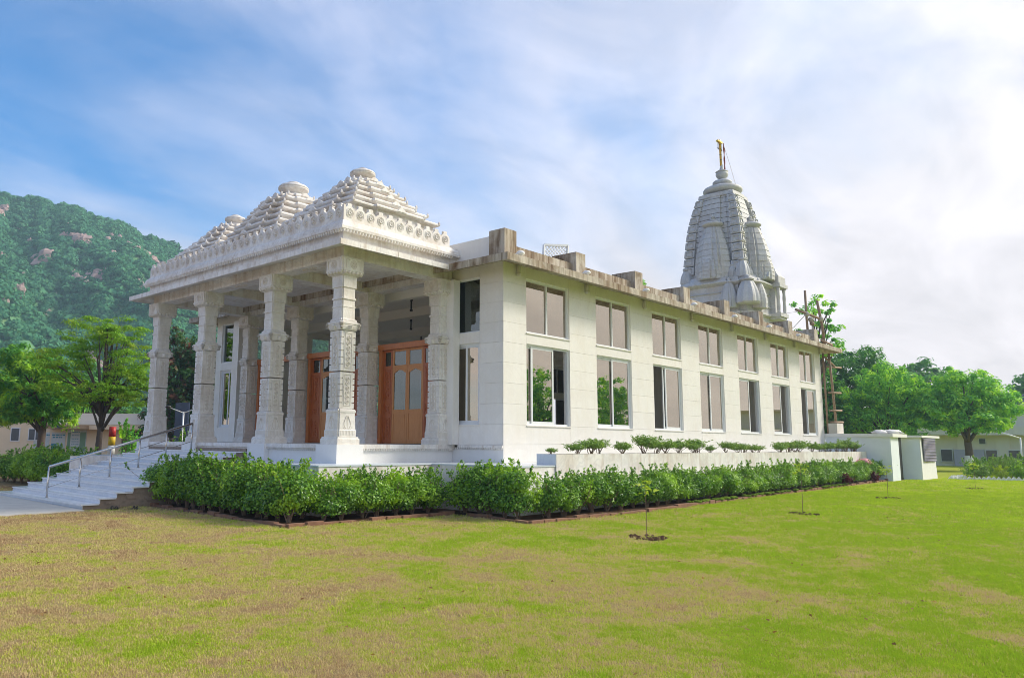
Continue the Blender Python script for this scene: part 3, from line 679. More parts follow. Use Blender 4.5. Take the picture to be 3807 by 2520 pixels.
# neck: tapering drums and bands
neck = sqloft([(.27, 4.925), (.27, 4.95), (.225, 4.99), (.225, 5.28), (.235, 5.29), (.235, 5.33), (.218, 5.335), (.218, 5.50), (.245, 5.505), (.245, 5.55), (.218, 5.56), (.218, 5.82), (.245, 5.83), (.245, 5.87), (.25, 6.10), (.25, 6.14)], .13)
def shcarve(m):
    for (z0, z1) in ((2.66, 3.48), (3.66, 4.58)):
        x = -.252
        m.tube([(x, -.11, z0), (x, -.11, z1), (x, .11, z1), (x, .11, z0), (x, -.11, z0)], .011, 4)
        for sgn in (-1, 1):
            m.tube([(x, sgn*.055*math.sin(u), z0+.05+(z1-z0-.1)*u/(6*PI)) for u in np.linspace(0, 6*PI, 44)], .017, 4)
        for k in range(6):
            zc = z0+.05+(z1-z0-.1)*(k+.5)/6
            m.tube([(x, .022*math.cos(t), zc+.035*math.sin(t)) for t in np.linspace(0, 6.28, 8)], .013, 4)
sh_carve = arr(MB(), shcarve)
col_prof = [(.255, 4.662), (.285, 4.70), (.305, 4.76), (.315, 4.82), (.33, 4.83), (.33, 4.875), (.27, 4.90), (.27, 4.922)]
collar = sqloft(col_prof, .12)
def colb(m):
    for sy in (-1, 1): m.lathe(-.29, sy*.29, [(.03, 4.70), (.05, 4.74), (.03, 4.77), (.065, 4.80), (.07, 4.85), (.03, 4.87)], 8)
    m.lathe(-.30, 0, [(.05, 4.68), (.09, 4.78), (.05, 4.80)], 8)
arr(collar, colb)
cap = sqloft([(.25, 6.142), (.30, 6.17), (.36, 6.23), (.385, 6.26), (.385, 6.275), (.372, 6.28), (.372, 6.585), (.385, 6.59), (.385, 6.62)], .10)
def capc(m):
    x = -.375
    for r_ in (.105, .065): m.tube([(x, r_*math.cos(t), 6.43+r_*math.sin(t)) for t in np.linspace(0, 6.283, 17)], .013, 4)
    for k in range(6): m.tube([(x, .02*math.cos(k*PI/3), 6.43+.02*math.sin(k*PI/3)), (x, .055*math.cos(k*PI/3), 6.43+.055*math.sin(k*PI/3))], .012, 4)
    m.tube([(x, -.25, 6.32), (x, -.25, 6.55), (x, -.13, 6.55)], .012, 4); m.tube([(x, .25, 6.32), (x, .25, 6.55), (x, .13, 6.55)], .012, 4)
    for t in np.linspace(-.26, .26, 5): m.lathe(-.345, t, [(.02, 6.165), (.055, 6.20), (.05, 6.245), (.02, 6.26)], 7)
cap_c = arr(MB(), capc)
MES = {'base_block': base_me, 'plinth': plinth_me, 'pedestal': ped.mesh('pedestal'), 'pedestal_carving': ped_carve.mesh('pedestal_carving'), 'shaft_carving': sh_carve.mesh('shaft_carving'), 'neck': neck.mesh('neck'), 'collar': collar.mesh('collar'), 'capital': cap.mesh('capital'), 'capital_carving': cap_c.mesh('capital_carving')}
shaft_me = shaft.mesh('column'); shaft_me.materials.append(M['carved'])
for k, me in MES.items(): me.materials.append(M['plaster'] if k == 'base_block' else M['carveline'] if 'carving' in k else M['carved'])
for xi, x in enumerate((XC, XB)):
    for y in COLY:
        c = obj('column', shaft_me, None, porch, loc=(x, y, 0))
        for k, me in MES.items():
            if xi == 1 and k == 'base_block': continue
            obj(k, me, None, c, loc=(x, y, 0))
# floor with moulded edge
Y0, Y1 = 1.86, 13.25
obj('floor', MB().box(XC-.38, -.001, Y0+.02, Y1-.02, 1.56, 1.668), M['marble'], porch)
obj('floor_wall', MB().box(XC-.28, -.002, Y0+.12, Y1-.12, 0.0, 1.558), M['plaster'], porch)
drop_me = MB().lathe(0, 0, [(.004, -.05), (.030, -.035), (.036, 0), (.036, .02)], 6)
def fringe(mb, p0, p1, z, pitch, r_, h):
    L = math.hypot(p1[0]-p0[0], p1[1]-p0[1]); n = int(L/pitch)
    for k in range(n):
        t = (k+.5)/n; x, y = p0[0]+(p1[0]-p0[0])*t, p0[1]+(p1[1]-p0[1])*t
        mb.lathe(x, y, [(r_*.12, z-h), (r_*.75, z-h*.65), (r_, z-h*.1), (r_, z)], 6)
fm = MB(); fringe(fm, (XC-.33, Y0+.06), (0, Y0+.06), 1.56, .085, .036, .075); fringe(fm, (XC-.33, Y0+.06), (XC-.33, Y1-.06), 1.56, .085, .036, .075); fringe(fm, (-.03, 0.0), (-.03, 1.86), 1.60, .085, .036, .075)
tag(obj('floor_edge_drops', fm, M['carved'], porch), kind='stuff')
obj('hall_edge_moulding', MB().box(-.06, -.001, .005, 1.72, 1.60, 1.668), M['marble'], porch)
# beams
B = .25
def beam(x0, x1, y0, y1, zt=6.93):
    b = obj('beam', MB().box(x0, x1, y0, y1, 6.622, zt), M['marble'], porch); return b
for x in (XC, XB):
    beam(x-B, x+B, COLY[0]-B, COLY[3]+B)
for y in COLY: beam(XC+B+.002, XB-B-.002, y-B, y+B, 6.928)
# beam faces carry long sunk panels: thin raised bands
for (a, b) in zip(COLY[:-1], COLY[1:]):
    m_ = MB(); m_.box(XC-B-.012, XC-B-.001, a+.5, b-.5, 6.84, 6.87).box(XC-B-.012, XC-B-.001, a+.5, b-.5, 6.70, 6.715); obj('beam_band', m_, M['marble'], porch)
    fl = MB(); cy = (a+b)/2
    for k in range(10):
        t = k*PI/5; fl.tube([(XC+.02*math.cos(t), cy+.02*math.sin(t), 6.618), (XC+.12*math.cos(t), cy+.34*math.sin(t), 6.617)], .012, 4)
    obj('soffit_rosette', fl, M['carveline'], porch)
m_ = MB(); m_.box(XC+.5, XB-.5, COLY[0]-B-.012, COLY[0]-B-.001, 6.84, 6.87); obj('beam_band', m_, M['marble'], porch)
# coffered ceilings with shell reliefs
fan = MB()
fan.loft([[(-.26*math.cos(t), -.01, .26*math.sin(t)) for t in np.linspace(0, PI, 13)], [(-.24*math.cos(t), -.035, .24*math.sin(t)) for t in np.linspace(0, PI, 13)]], True)
for t in np.linspace(.2, PI-.2, 8): fan.tube([(-.05*math.cos(t), -.035, .05*math.sin(t)), (-.14*math.cos(t), -.07, .14*math.sin(t)), (-.22*math.cos(t), -.04, .22*math.sin(t))], [.012, .028, .016], 5)
fan_me = fan.mesh('shell_relief'); fan_me.materials.append(M['carved'])
for i, (a, b) in enumerate(zip(COLY[:-1], COLY[1:])):
    x0, x1, y0, y1 = XC+B, XB-B, a+B, b-B
    fa = MB(); fa.box(x0-.10, x0, y0-.1, y1+.1, 6.935, 7.32).box(x1, x1+.10, y0-.1, y1+.1, 6.935, 7.32).box(x0, x1, y0-.10, y0, 6.935, 7.32).box(x0, x1, y1, y1+.10, 6.935, 7.32)
    fa.box(x0, x1, y0, y1, 7.322, 7.40)
    co = obj('coffer', fa, M['carved'], porch)
    n = int((x1-x0)/.54)
    for k in range(n):
        x = x0+(x1-x0)*(k+.5)/n
        obj('shell_relief', fan_me, None, co, loc=(x, y1, 6.96), rot=0); obj('shell_relief', fan_me, None, co, loc=(x, y0, 6.96), rot=PI)
    n = int((y1-y0)/.54)
    for k in range(n):
        y = y0+(y1-y0)*(k+.5)/n
        obj('shell_relief', fan_me, None, co, loc=(x1, y, 6.96), rot=-PI/2)
# projecting eave of marble slabs
EX, EY0, EY1, EXR = -4.92, 1.33, 13.77, -0.90
ix, iy0, iy1 = -4.30, 1.93, 13.17
core = MB()
core.loft([rect(ix-.01, -.03, iy0-.01, iy1+.01, 6.932), rect(ix-.01, -.03, iy0-.01, iy1+.01, 7.10)]); obj('eave_core', core, M['marble'], porch)
def eslab(p, q, r_, s, e=.0025):   # outer p,q inner r,s (xy); outer edge 6.76..6.91, inner 6.935..7.085
    vs_ = [(*p, 6.76), (*q, 6.76), (*r_, 6.935), (*s, 6.935), (*p, 6.91), (*q, 6.91), (*r_, 7.085), (*s, 7.085)]
    obj('eave_slab', MB().add(vs_, [(3,2,1,0),(4,5,6,7),(0,1,5,4),(1,2,6,5),(2,3,7,6),(3,0,4,7)]), M['marble'], porch)
n = 15
for k in range(n):
    a = EY1+(EY0-EY1)*k/n; b = EY1+(EY0-EY1)*(k+1)/n
    ai = iy1+(iy0-iy1)*k/n; bi = iy1+(iy0-iy1)*(k+1)/n
    eslab((EX, a-.005), (EX, b+.005), (ix-.012, bi+.005), (ix-.012, ai-.005))
n = 6
for k in range(n):
    a = EX+(EXR-EX)*k/n; b = EX+(EXR-EX)*(k+1)/n; ai = ix+(EXR-ix)*k/n; bi = ix+(EXR-ix)*(k+1)/n
    eslab((a+.005, EY0), (b-.005, EY0), (bi-.005, iy0-.012), (ai+.005, iy0-.012))
    eslab((b-.002, EY1), (a+.002, EY1), (ai+.002, iy1+.012), (bi-.002, iy1+.012))
# frieze and cornice run round three sides
mx0, mx1, my0, my1 = -4.40, -0.02, 1.89, 13.20
def rl(o, z): return [(mx0-o, my0-o, z), (mx1, my0-o, z), (mx1, my1+o, z), (mx0-o, my1+o, z)]
cn = MB().loft([rl(-.02, 7.09), rl(.02, 7.09), rl(.02, 7.29), rl(.10, 7.31), rl(.20, 7.33), rl(.205, 7.40), rl(.16, 7.43), rl(.15, 7.50), rl(.10, 7.57), rl(.05, 7.60), rl(.05, 7.625), rl(-.06, 7.63)])
obj('cornice', cn, M['marble'], porch)
fm = MB(); fringe(fm, (mx0-.15, my0-.15), (mx1-.3, my0-.15), 7.325, .105, .046, .09); fringe(fm, (mx0-.15, my0-.15), (mx0-.15, my1+.15), 7.325, .105, .046, .09)
tag(obj('cornice_drops', fm, M['carved'], porch), kind='stuff')
# merlons
out = [(-.19, 0), (.19, 0), (.19, .27), (.175, .31), (.13, .345), (.085, .375), (.065, .41), (.08, .44), (.075, .46), (0, .468), (-.075, .46), (-.08, .44), (-.065, .41), (-.085, .375), (-.13, .345), (-.175, .31), (-.19, .27)]
ml = MB().loft([[(x, -.04, z) for x, z in out], [(x, .04, z) for x, z in out]]); mer_me = ml.mesh('merlon'); mer_me.materials.append(M['marble'])
ro = MB()
for r_ in (.125, .10): ro.tube([(r_*math.cos(t), -.043, .20+r_*math.sin(t)) for t in np.linspace(0, 6.283, 19)], .010, 5)
for k in range(8):
    t = k*PI/4; ro.tube([(.02*math.cos(t), -.045, .20+.02*math.sin(t)), (.055*math.cos(t), -.052, .20+.055*math.sin(t)), (.085*math.cos(t), -.043, .20+.085*math.sin(t))], [.012, .020, .008], 5)
ro_me = ro.mesh('rosette'); ro_me.materials.append(M['marble'])
def merlons(p0, p1, rot, n):
    for k in range(n):
        t = (k+.5)/n; l = (p0[0]+(p1[0]-p0[0])*t, p0[1]+(p1[1]-p0[1])*t, 7.626)
        m_ = obj('merlon', mer_me, None, porch, loc=l, rot=rot+jit.uniform(-.015, .015)); obj('rosette', ro_me, None, m_, loc=l, rot=rot)
merlons((mx0-.02, my0), (mx1-.33, my0), 0, 11)
merlons((mx0, my1+.02), (mx0, my0-.02), -PI/2, 30)
obj('corner_merlon', MB().box(mx0-.05, mx0+.02, my0-.05, my0+.02, 7.626, 8.03), M['marble'], porch)
# stepped pyramid roofs
def plan(h, c, d, cx, cy, z):
    a = h-d
    return [(cx+x, cy+y, z) for x, y in [(-c, -h), (c, -h), (c, -a), (a, -a), (a, -c), (h, -c), (h, c), (a, c), (a, a), (c, a), (c, h), (-c, h), (-c, a), (-a, a), (-a, c), (-h, c), (-h, -c), (-a, -c), (-a, -a), (-c, -a)]]
tip_me = MB().lathe(0, 0, [(.045, -.06), (.042, 0), (.026, .03), (.006, .055)], 5).mesh('corner_tip'); tip_me.materials.append(M['marble'])
tri = [(-.18, -.06), (.18, -.06), (.10, .02), (0, .07), (-.10, .02)]
ante_me = MB().loft([[(0, y, z) for y, z in tri], [(.08, y, z) for y, z in tri]]).mesh('antefix'); ante_me.materials.append(M['marble'])
def pyramid(cx, cy, tiers, disc):
    zprev = 7.60
    for i, (h, zt) in enumerate(tiers):
        c = h*.52; d = .13
        m_ = MB().loft([plan(h+o, c+o, d, cx, cy, z) for o, z in ((-.15, zprev-.0), (-.15, zt-.125), (-.05, zt-.115), (-.005, zt-.085), (0, zt-.05), (-.02, zt-.015), (-.06, zt), (-.24, zt+.004))])
        t = obj('roof_tier', m_, M['marble'], porch)
        for k in range(2):
            cc_, ss_ = [(1, 0), (0, 1)][k]
            def P(x, y): return (cx+x*cc_-y*ss_, cy+x*ss_+y*cc_)
            for (x, y) in ((-h+.02, -c+.02), (-h+d+.02, -h+d+.02)):
                obj('corner_tip', tip_me, None, t, loc=(*P(x, y), zt))
            obj('antefix', ante_me, None, t, loc=(*P(-h-.015, 0), zt), rot=k*PI/2)
        zprev = zt+.003
    r_, z0 = disc
    q = r_/.62*.98
    pr_ = [(.74, 0), (.70, .0), (.60, .04), (.70, .08), (.90, .14), (.99, .20), (1, .235), (.965, .243), (.965, .255), (1, .263), (.98, .32), (.88, .385), (.66, .43), (.42, .445), (.36, .455), (.44, .475), (.44, .52), (.36, .55), (.1, .56)]
    obj('finial_disc', MB().lathe(cx, cy, [(r_*.74, zprev)]+[(r_*k, z0+z*q) for k, z in pr_[1:]], 32), M['marble'], porch, True)
side = [(1.84, 8.40), (1.59, 8.66), (1.34, 8.92), (1.09, 9.19), (.84, 9.45), (.58, 9.64)]
pyramid(-2.2, 3.84, side, (.40, 9.76)); pyramid(-2.2, 11.25, side, (.40, 9.76))
mid = [(1.86, 8.40), (1.70, 8.67), (1.52, 8.94), (1.34, 9.21), (1.16, 9.48), (.98, 9.74), (.72, 9.93)]
pyramid(-2.2, 7.54, mid, (.52, 10.07))
obj('roof_deck', MB().box(mx0+.05, mx1-.02, my0+.05, my1-.05, 7.56, 7.618), M['marble'], porch)

# ------------------------------------------------------------------ lower terrace, stair, planter
ter = empty('marble_terrace', (-2, 5, 0)); tag(ter, 'low white marble terrace wrapping the foot of the porch and hall', 'terrace')
def face_slabs(mb_fn, a0, a1, w=.95):
    n = max(1, round((a1-a0)/w))
    for k in range(n):
        mb = MB(); mb_fn(mb, a0+(a1-a0)*k/n+.002, a0+(a1-a0)*(k+1)/n-.002); obj('slab', mb, M['marble'], ter)
core = MB(); core.box(-5.70, -1.98, .87, 6.05, 0, 1.14).box(-5.70, -1.98, 12.8, 15.2, 0, 1.14).box(-1.978, -.001, -1.95, 17.5, 0, 1.141).box(0.0, 26.8, -1.95, -.002, 0, 1.139)
obj('core', core, M['plaster'], ter)
tops = MB()
for (x0, x1, y0, y1) in ((-5.74, -1.982, .83, 6.06), (-5.74, -1.982, 12.79, 15.24), (-2.02, -.001, -1.99, 0.82), (-1.98, -.001, .824, 17.5), (0.0, 26.8, -1.99, -.002)):
    n = max(1, round((x1-x0)/1.2)); m_ = max(1, round((y1-y0)/1.2))
    for i in range(n):
        for j in range(m_):
            obj('top_slab', MB().box(x0+(x1-x0)*i/n+.0015, x0+(x1-x0)*(i+1)/n-.0015, y0+(y1-y0)*j/m_+.0015, y0+(y1-y0)*(j+1)/m_-.0015, 1.143, 1.18), M['step'], ter)
face_slabs(lambda m, a, b: m.box(-5.72, -5.702, a, b, .0, 1.14), .89, 6.05)
face_slabs(lambda m, a, b: m.box(-5.72, -5.702, a, b, .0, 1.14), 12.8, 15.2)
face_slabs(lambda m, a, b: m.box(a, b, .85, .868, .0, 1.14), -5.72, -2.0)
face_slabs(lambda m, a, b: m.box(-2.0, -1.982, a, b, .0, 1.14), -1.97, .85)
face_slabs(lambda m, a, b: m.box(a, b, -1.97, -1.952, .0, 1.14), -1.98, -.28)
obj('lower_course', MB().box(-2.25, 26.8, -2.22, -1.975, 0, .80), M['plaster'], ter)
pl = empty('long_planter', (13, -1.7, 0)); tag(pl, 'long low white marble planter box below the hall windows', 'planter')
n = 24
for k in range(n):
    x0 = -.27+(26.75+.27)*k/n; x1 = -.27+(26.75+.27)*(k+1)/n
    obj('slab', MB().box(x0+.0015, x1-.0015, -2.01-jit.uniform(0, .003), -1.98, .81, 1.46), M['marble'], pl)
obj('back_wall', MB().box(-.27, 26.75, -1.42, -1.38, 1.182, 1.46), M['marble'], pl); obj('end_slab', MB().box(-.285, -.272, -2.0, -1.38, 1.183, 1.462), M['step'], pl)
obj('soil', MB().box(-.25, 26.7, -1.975, -1.425, 1.185, 1.42), M['soil'], pl)

st = empty('marble_stair', (-6.6, 9.4, 0)); tag(st, 'broad pale marble stair climbing to the porch', 'stair')
SX0, RUN, RISE, SY0, SY1 = -8.97, .42, .1285, 6.12, 12.72
for k in range(12):
    x = SX0+RUN*k; z = .13+RISE*k; yr = SY0+.0*k
    sp = obj('step', MB().box(x+.02, -4.5 if k < 11 else -4.42, yr+.05, SY1-.02, z-RISE-.0335 if k else 0.0, z-.034), M['rawbrick'], st)
    nt_ = 7
    for j in range(nt_):
        a = yr+(SY1-yr)*j/nt_; b = yr+(SY1-yr)*(j+1)/nt_
        obj('riser', MB().box(x+.003, x+.018, a+.0015, b-.0015, z-RISE+.001 if k else 0.005, z-.033), M['step'], sp)
        obj('tread', MB().box(x-.025, x+RUN+.003, a+.0015, b-.0015, z-.032, z), M['tread'], sp)
rq = random.Random(4)
for k in range(9):
    x = rq.uniform(-8.6, -6.2); z = rq.uniform(0, max(.05, (x+8.97)*.3)); obj('exposed_brick', MB().box(x, x+rq.uniform(.12, .3), 6.13+rq.uniform(0, .03), 6.20, z, z+rq.uniform(.06, .1)), M['rawbrick'], st)
obj('cheek_wall', MB().box(-6.9, -4.7, 12.725, 12.79, 0, 1.18), M['marble'], st)
rl_ = empty('handrail', (-6.7, 9, .13)); tag(rl_, 'stainless steel handrail running up the middle of the marble stair', 'handrail')
tops_ = []
for k in range(6):
    x = -8.82+.835*k; zb_ = .13+RISE*(2*k); zt = zb_+.84
    post = obj('post', MB().tube([(x, 9, zb_), (x, 9, zt)], .027, 10), M['steel'], rl_, True); tops_.append((x, zb_, zt))
    obj('foot_plate', MB().lathe(x, 9, [(.06, zb_), (.06, zb_+.008), (.03, zb_+.015)], 10), M['steel'], post, True)
a, b = tops_[0], tops_[-1]
obj('top_rail', MB().tube([(a[0]-.0, 9, a[2]), (b[0]+.0, 9, b[2])], .036, 10), M['steel'], rl_, True)
for f in (.33, .66): obj('mid_rail', MB().tube([(a[0], 9, a[1]+.84*f), (b[0], 9, b[1]+.84*f)], .011, 6), M['steel'], rl_, True)

# ================================================================== TEMPLE TOWER
TX, TY = 33.9, 8.05
tow = empty('temple_tower', (TX, TY, 0)); tag(tow, 'tall curved grey marble temple spire behind the hall roof', 'temple tower')
def tw(z): return float(np.interp(z, [10, 12.9, 13.74, 14.74, 15.6, 16.56, 17.2, 17.9, 18.5, 18.95], [2.2, 2.17, 2.13, 2.05, 1.97, 1.85, 1.72, 1.56, 1.40, 1.27]))
def redent(h, z, cx, cy, k1=.34, k2=.66, d1=.14, d2=.34):
    """square with a projecting middle band and a step either side"""
    a, b = h*k1, h*k2; o1, o2 = h*(1+d1), h; o3 = h*(1-d2*.6)
    q = [(-a, -o1), (a, -o1), (a, -o2), (b, -o2), (b, -o3), (o3, -o3)]
    pts = []
    for k in range(4):
        c, s = [(1, 0), (0, 1), (-1, 0), (0, -1)][k]
        for x, y in q: pts.append((cx+x*c-y*s, cy+x*s+y*c, z))
    return pts
def spire(mb, cx, cy, z0, z1, h0, h1, courses, belly=0.0, groove=.03, power=2.2, shoulder=True):
    rings = []
    for k in range(courses):
        ta, tb = k/courses, (k+1)/courses-.22/courses; tc_ = (k+1)/courses
        f = lambda t: (h0+(h1-h0)*t**power)*(1+belly*math.sin(PI*min(1, t*1.1)))
        za, zb_, zc_ = (z0+(z1-z0)*q for q in (ta, tb, tc_))
        rings += [redent(f(ta), za, cx, cy), redent(f(tb), zb_, cx, cy), redent(f(tb)*(1-groove), zb_+.001, cx, cy), redent(f(tc_)*(1-groove), zc_-.001, cx, cy)]
    mb.loft(rings)
def kalash(mb, cx, cy, z, s):
    mb.lathe(cx, cy, [(.55*s, z), (.60*s, z+.10*s), (1.0*s, z+.18*s), (1.08*s, z+.34*s), (.95*s, z+.48*s), (.52*s, z+.60*s), (.42*s, z+.66*s), (.55*s, z+.74*s), (.55*s, z+.84*s), (.25*s, z+.95*s), (.22*s, z+1.02*s), (.38*s, z+1.12*s), (.42*s, z+1.28*s), (.36*s, z+1.42*s), (.16*s, z+1.50*s), (.13*s, z+1.58*s), (.06*s, z+1.8*s), (.02*s, z+2.05*s)], 18)
# core body between the corner blocks, in fine courses
core = MB(); rings = []
zz_ = np.linspace(12.9, 18.95, 17)
for a, b in zip(zz_[:-1], zz_[1:]):
    for z, g_ in ((a, 1.0), (b-.045, 1.0), (b-.044, .955), (b-.001, .955)):
        rings.append(redent(tw(z)*.89*g_, z, TX, TY, .30, .56, .10, .05))
core.loft(rings); body = obj('body', core, M['tower'], tow)
# corner blocks: nine courses at each corner, each its own piece with a sunk frame
zc_ = np.linspace(13.25, 18.72, 10)
for (sx, sy) in ((-1, -1), (1, -1), (-1, 1)):
    for a, b in zip(zc_[:-1], zc_[1:]):
        mb = MB(); w0, w1 = tw(a), tw(b-.05); wd = .36
        def ringc(w, z): return [(TX+sx*(w-wd*w), TY+sy*(w-wd*w), z), (TX+sx*w, TY+sy*(w-wd*w), z), (TX+sx*w, TY+sy*w, z), (TX+sx*(w-wd*w), TY+sy*w, z)]
        mb.loft([ringc(w0*.975, a), ringc(w0*1.0, a+.04), ringc(w1, b-.08), ringc(w1*.975, b-.05)])
        bl = obj('corner_block', mb, M['tower'], body)
        fr_ = MB(); wm_ = (w0+w1)/2; zc0, zc1 = a+.13, b-.16
        for ax in (0, 1):
            c0 = wm_*(1-wd*.5); hw = wm_*wd*.30
            def F(u, z, e=.02):
                w = w0+(w1-w0)*(z-a)/(b-a)+e
                return (TX+sx*w, TY+sy*u, z) if ax == 0 else (TX+sx*u, TY+sy*w, z)
            fr_.tube([F(c0-hw, zc0), F(c0+hw, zc0), F(c0+hw, zc1), F(c0-hw, zc1), F(c0-hw, zc0)], .036, 4)
        obj('raised_frame', fr_, M['tower'], bl)
    # corner capping under the top slab and bracket below
obj('shoulder_slab', MB().loft([redent(1.27, 18.73, TX, TY, .4, .75, .05, .02), redent(1.24, 18.98, TX, TY, .4, .75, .05, .02), redent(1.05, 19.08, TX, TY, .4, .75, .05, .02)]), M['tower'], tow)
# half spires leaning on each visible face, two deep
for (dx, dy) in ((-1, 0), (0, -1)):
    for (off, z0, z1, h0, h1, n_) in ((1.82, 12.6, 16.30, 1.06, .50, 9), (2.28, 12.62, 14.75, .80, .36, 8)):
        cx_, cy_ = TX+dx*off, TY+dy*off
        mb = MB(); spire(mb, cx_, cy_, z0, z1, h0, h1, n_, .05)
        us = obj('half_spire', mb, M['tower'], tow)
        h = h1
        am = MB().lathe(cx_, cy_, [(h*.9, z1-.01), (h*.9, z1+.10), (h*1.15, z1+.14), (h*1.42, z1+.22), (h*1.45, z1+.30), (h*1.2, z1+.40), (h*.7, z1+.47), (h*.4, z1+.5)], 22)
        obj('ribbed_disc', am, M['tower'], us, True)
        kb = MB(); kalash(kb, cx_, cy_, z1+.44, h*.62); obj('finial', kb, M['tower'], us, True)
    # pediment at the foot of the half spire
    cx_, cy_ = TX+dx*2.98, TY+dy*2.98
    tri = [(-.62, 0), (.62, 0), (.50, .34), (.22, .42), (.16, .66), (-.16, .66), (-.22, .42), (-.50, .34)]
    pts = [(cx_+dx*e+(-dy)*u, cy_+dy*e+dx*u, 12.72+v) for e in (0, .14) for u, v in tri]
    mb = MB().loft([pts[:8], pts[8:]]); obj('pediment', mb, M['tower'], tow)
# small turret spires round the corners
def turret(cx_, cy_, z0, z1, h0, kind):
    mb = MB()
    if kind == 'bell':
        n_ = 7
        mb.loft([[(cx_+math.cos(2*PI*i/32)*r_*(1+.06*math.cos(8*2*PI*i/32)), cy_+math.sin(2*PI*i/32)*r_*(1+.06*math.cos(8*2*PI*i/32)), z) for i in range(32)] for r_, z in [(h0*.92, z0), (h0, z0+.06)]+[(h0*(1.02-.55*t**2.2), z0+.08+(z1-z0-.1)*t) for t in np.linspace(0, 1, 9)]])
    else: spire(mb, cx_, cy_, z0, z1, h0, h0*.5, 6, .08)
    t = obj('turret', mb, M['tower'], tow)
    kb = MB(); kb.lathe(cx_, cy_, [(h0*.45, z1), (h0*.62, z1+.06), (h0*.62, z1+.12), (h0*.3, z1+.16), (h0*.25, z1+.22), (h0*.3, z1+.3), (h0*.06, z1+.42)], 12); obj('finial', kb, M['tower'], t, True)
for (sx, sy) in ((-1, -1),):
    turret(TX+sx*1.95, TY+sy*1.95, 12.62, 13.75, .46, 'bell')
    turret(TX+sx*2.42, TY+sy*2.42, 10.75, 12.25, .72, 'bell')
    turret(TX+sx*2.62, TY+sy*1.25, 10.55, 12.2, .46, 'spire'); turret(TX+sx*1.25, TY+sy*2.62, 10.55, 12.2, .46, 'spire')
    turret(TX+sx*2.05, TY+sy*1.30, 12.62, 13.45, .27, 'spire'); turret(TX+sx*1.30, TY+sy*2.05, 12.62, 13.45, .27, 'spire')
turret(TX-1.95, TY+1.95, 12.62, 13.6, .46, 'bell'); turret(TX+1.95, TY-1.95, 12.62, 13.6, .46, 'bell')
# base storeys
bs = MB(); rings = []
for h, z in [(2.35, 0), (2.35, 10.1), (2.55, 10.2), (2.55, 10.35), (2.38, 10.42), (2.38, 10.75), (2.5, 10.8), (2.38, 10.9), (2.38, 11.6), (2.46, 11.65), (2.38, 11.72), (2.40, 12.1), (2.62, 12.2), (2.72, 12.28), (2.70, 12.36), (2.5, 12.42), (2.45, 12.62), (2.3, 12.7), (2.2, 12.92)]:
    rings.append(redent(h, z, TX, TY, .45, .74, .10, .12))
bs.loft(rings); obj('base', bs, M['tower'], tow)
# projecting niche on the side facing the long wall
nz = empty
nb = MB(); x0, x1, ya, yb = TX+.55, TX+1.75, TY-3.3, TY-2.3
nb.box(x0-.1, x1+.1, ya-.1, yb, 10.2, 10.45).box(x0, x1, ya, yb, 10.05, 10.2).box(x0-.12, x1+.12, ya-.12, yb, 12.2, 12.45)
nb.loft([rect(x0-.02, x1+.02, ya-.02, yb, 12.45), rect(x0-.02, x1+.02, ya-.02, yb, 12.95), rect(x0+.2, x1-.2, ya+.2, yb, 13.25), rect(x0+.4, x1-.4, ya+.35, yb, 13.55)])
nb.box(x0+.2, x1-.2, ya+.35, yb, 10.45, 12.2)
ni = obj('niche', nb, M['tower'], tow)
for (x, y) in ((x0+.08, ya+.08), (x1-.08, ya+.08)): obj('niche_column', MB().lathe(x, y, [(.14, 10.45), (.10, 10.55), (.12, 10.9), (.09, 11.3), (.12, 11.5), (.09, 11.9), (.15, 12.2)], 10), M['tower'], ni, True)
# crowning discs, urn, pole
obj('amalaka', MB().lathe(TX, TY, [(.85, 19.05), (.85, 19.18), (1.15, 19.2), (1.30, 19.32), (1.32, 19.46), (1.24, 19.58), (1.0, 19.68), (.72, 19.78), (.60, 19.84)], 48, .012, 24), M['tower'], tow, True)
obj('upper_disc', MB().lathe(TX, TY, [(.55, 19.84), (.60, 19.90), (.66, 19.98), (.66, 20.06), (.56, 20.16), (.38, 20.22), (.20, 20.30)], 40, .012, 20), M['tower'], tow, True)
obj('urn', MB().lathe(TX, TY, [(.20, 20.30), (.24, 20.36), (.36, 20.44), (.43, 20.62), (.42, 20.74), (.33, 20.80), (.44, 20.84), (.30, 20.93), (.18, 20.98), (.16, 21.03), (.10, 21.2), (.06, 21.42), (.02, 21.46)], 26), M['tower'], tow, True)
po = obj('gilded_pole', MB().lathe(TX-.03, TY+.03, [(.075, 21.3), (.075, 22.95), (.11, 22.96), (.11, 23.02), (.05, 23.04), (.03, 23.22), (.005, 23.3)], 12), M['gold'], tow, True)
for z in (21.7, 22.1, 22.5, 22.85): obj('ring', MB().lathe(TX-.03, TY+.03, [(.082, z), (.082, z+.035)], 12), M['dark'], po)
obj('crossbar', MB().box(TX-.5, TX+.22, TY-.06, TY+.12, 23.0, 23.1), M['gold'], po)
for dx in (-.45, -.33, .17): obj('hanging_bell', MB().tube([(TX+dx, TY+.02, 23.0), (TX+dx, TY+.02, 22.55)], .010, 4).lathe(TX+dx, TY+.02, [(.035, 22.46), (.028, 22.52), (.006, 22.58)], 7), M['dark'], po)
obj('flag_cloth', MB().loft([[(TX+.16+.05*math.sin(z*9), TY-.14-.05, z), (TX+.30+.05*math.sin(z*7+1), TY-.14, z), (TX+.22+.04*math.sin(z*8), TY-.08, z)] for z in np.linspace(20.95, 23.0, 14)]), M['redcloth'], po)
obj('flag_rope', MB().tube([(TX+.2, TY-.1, 23.0), (TX+.5, TY-.4, 21.4), (TX+.75, TY-.7, 19.7)], .012, 4), M['rope'], po)

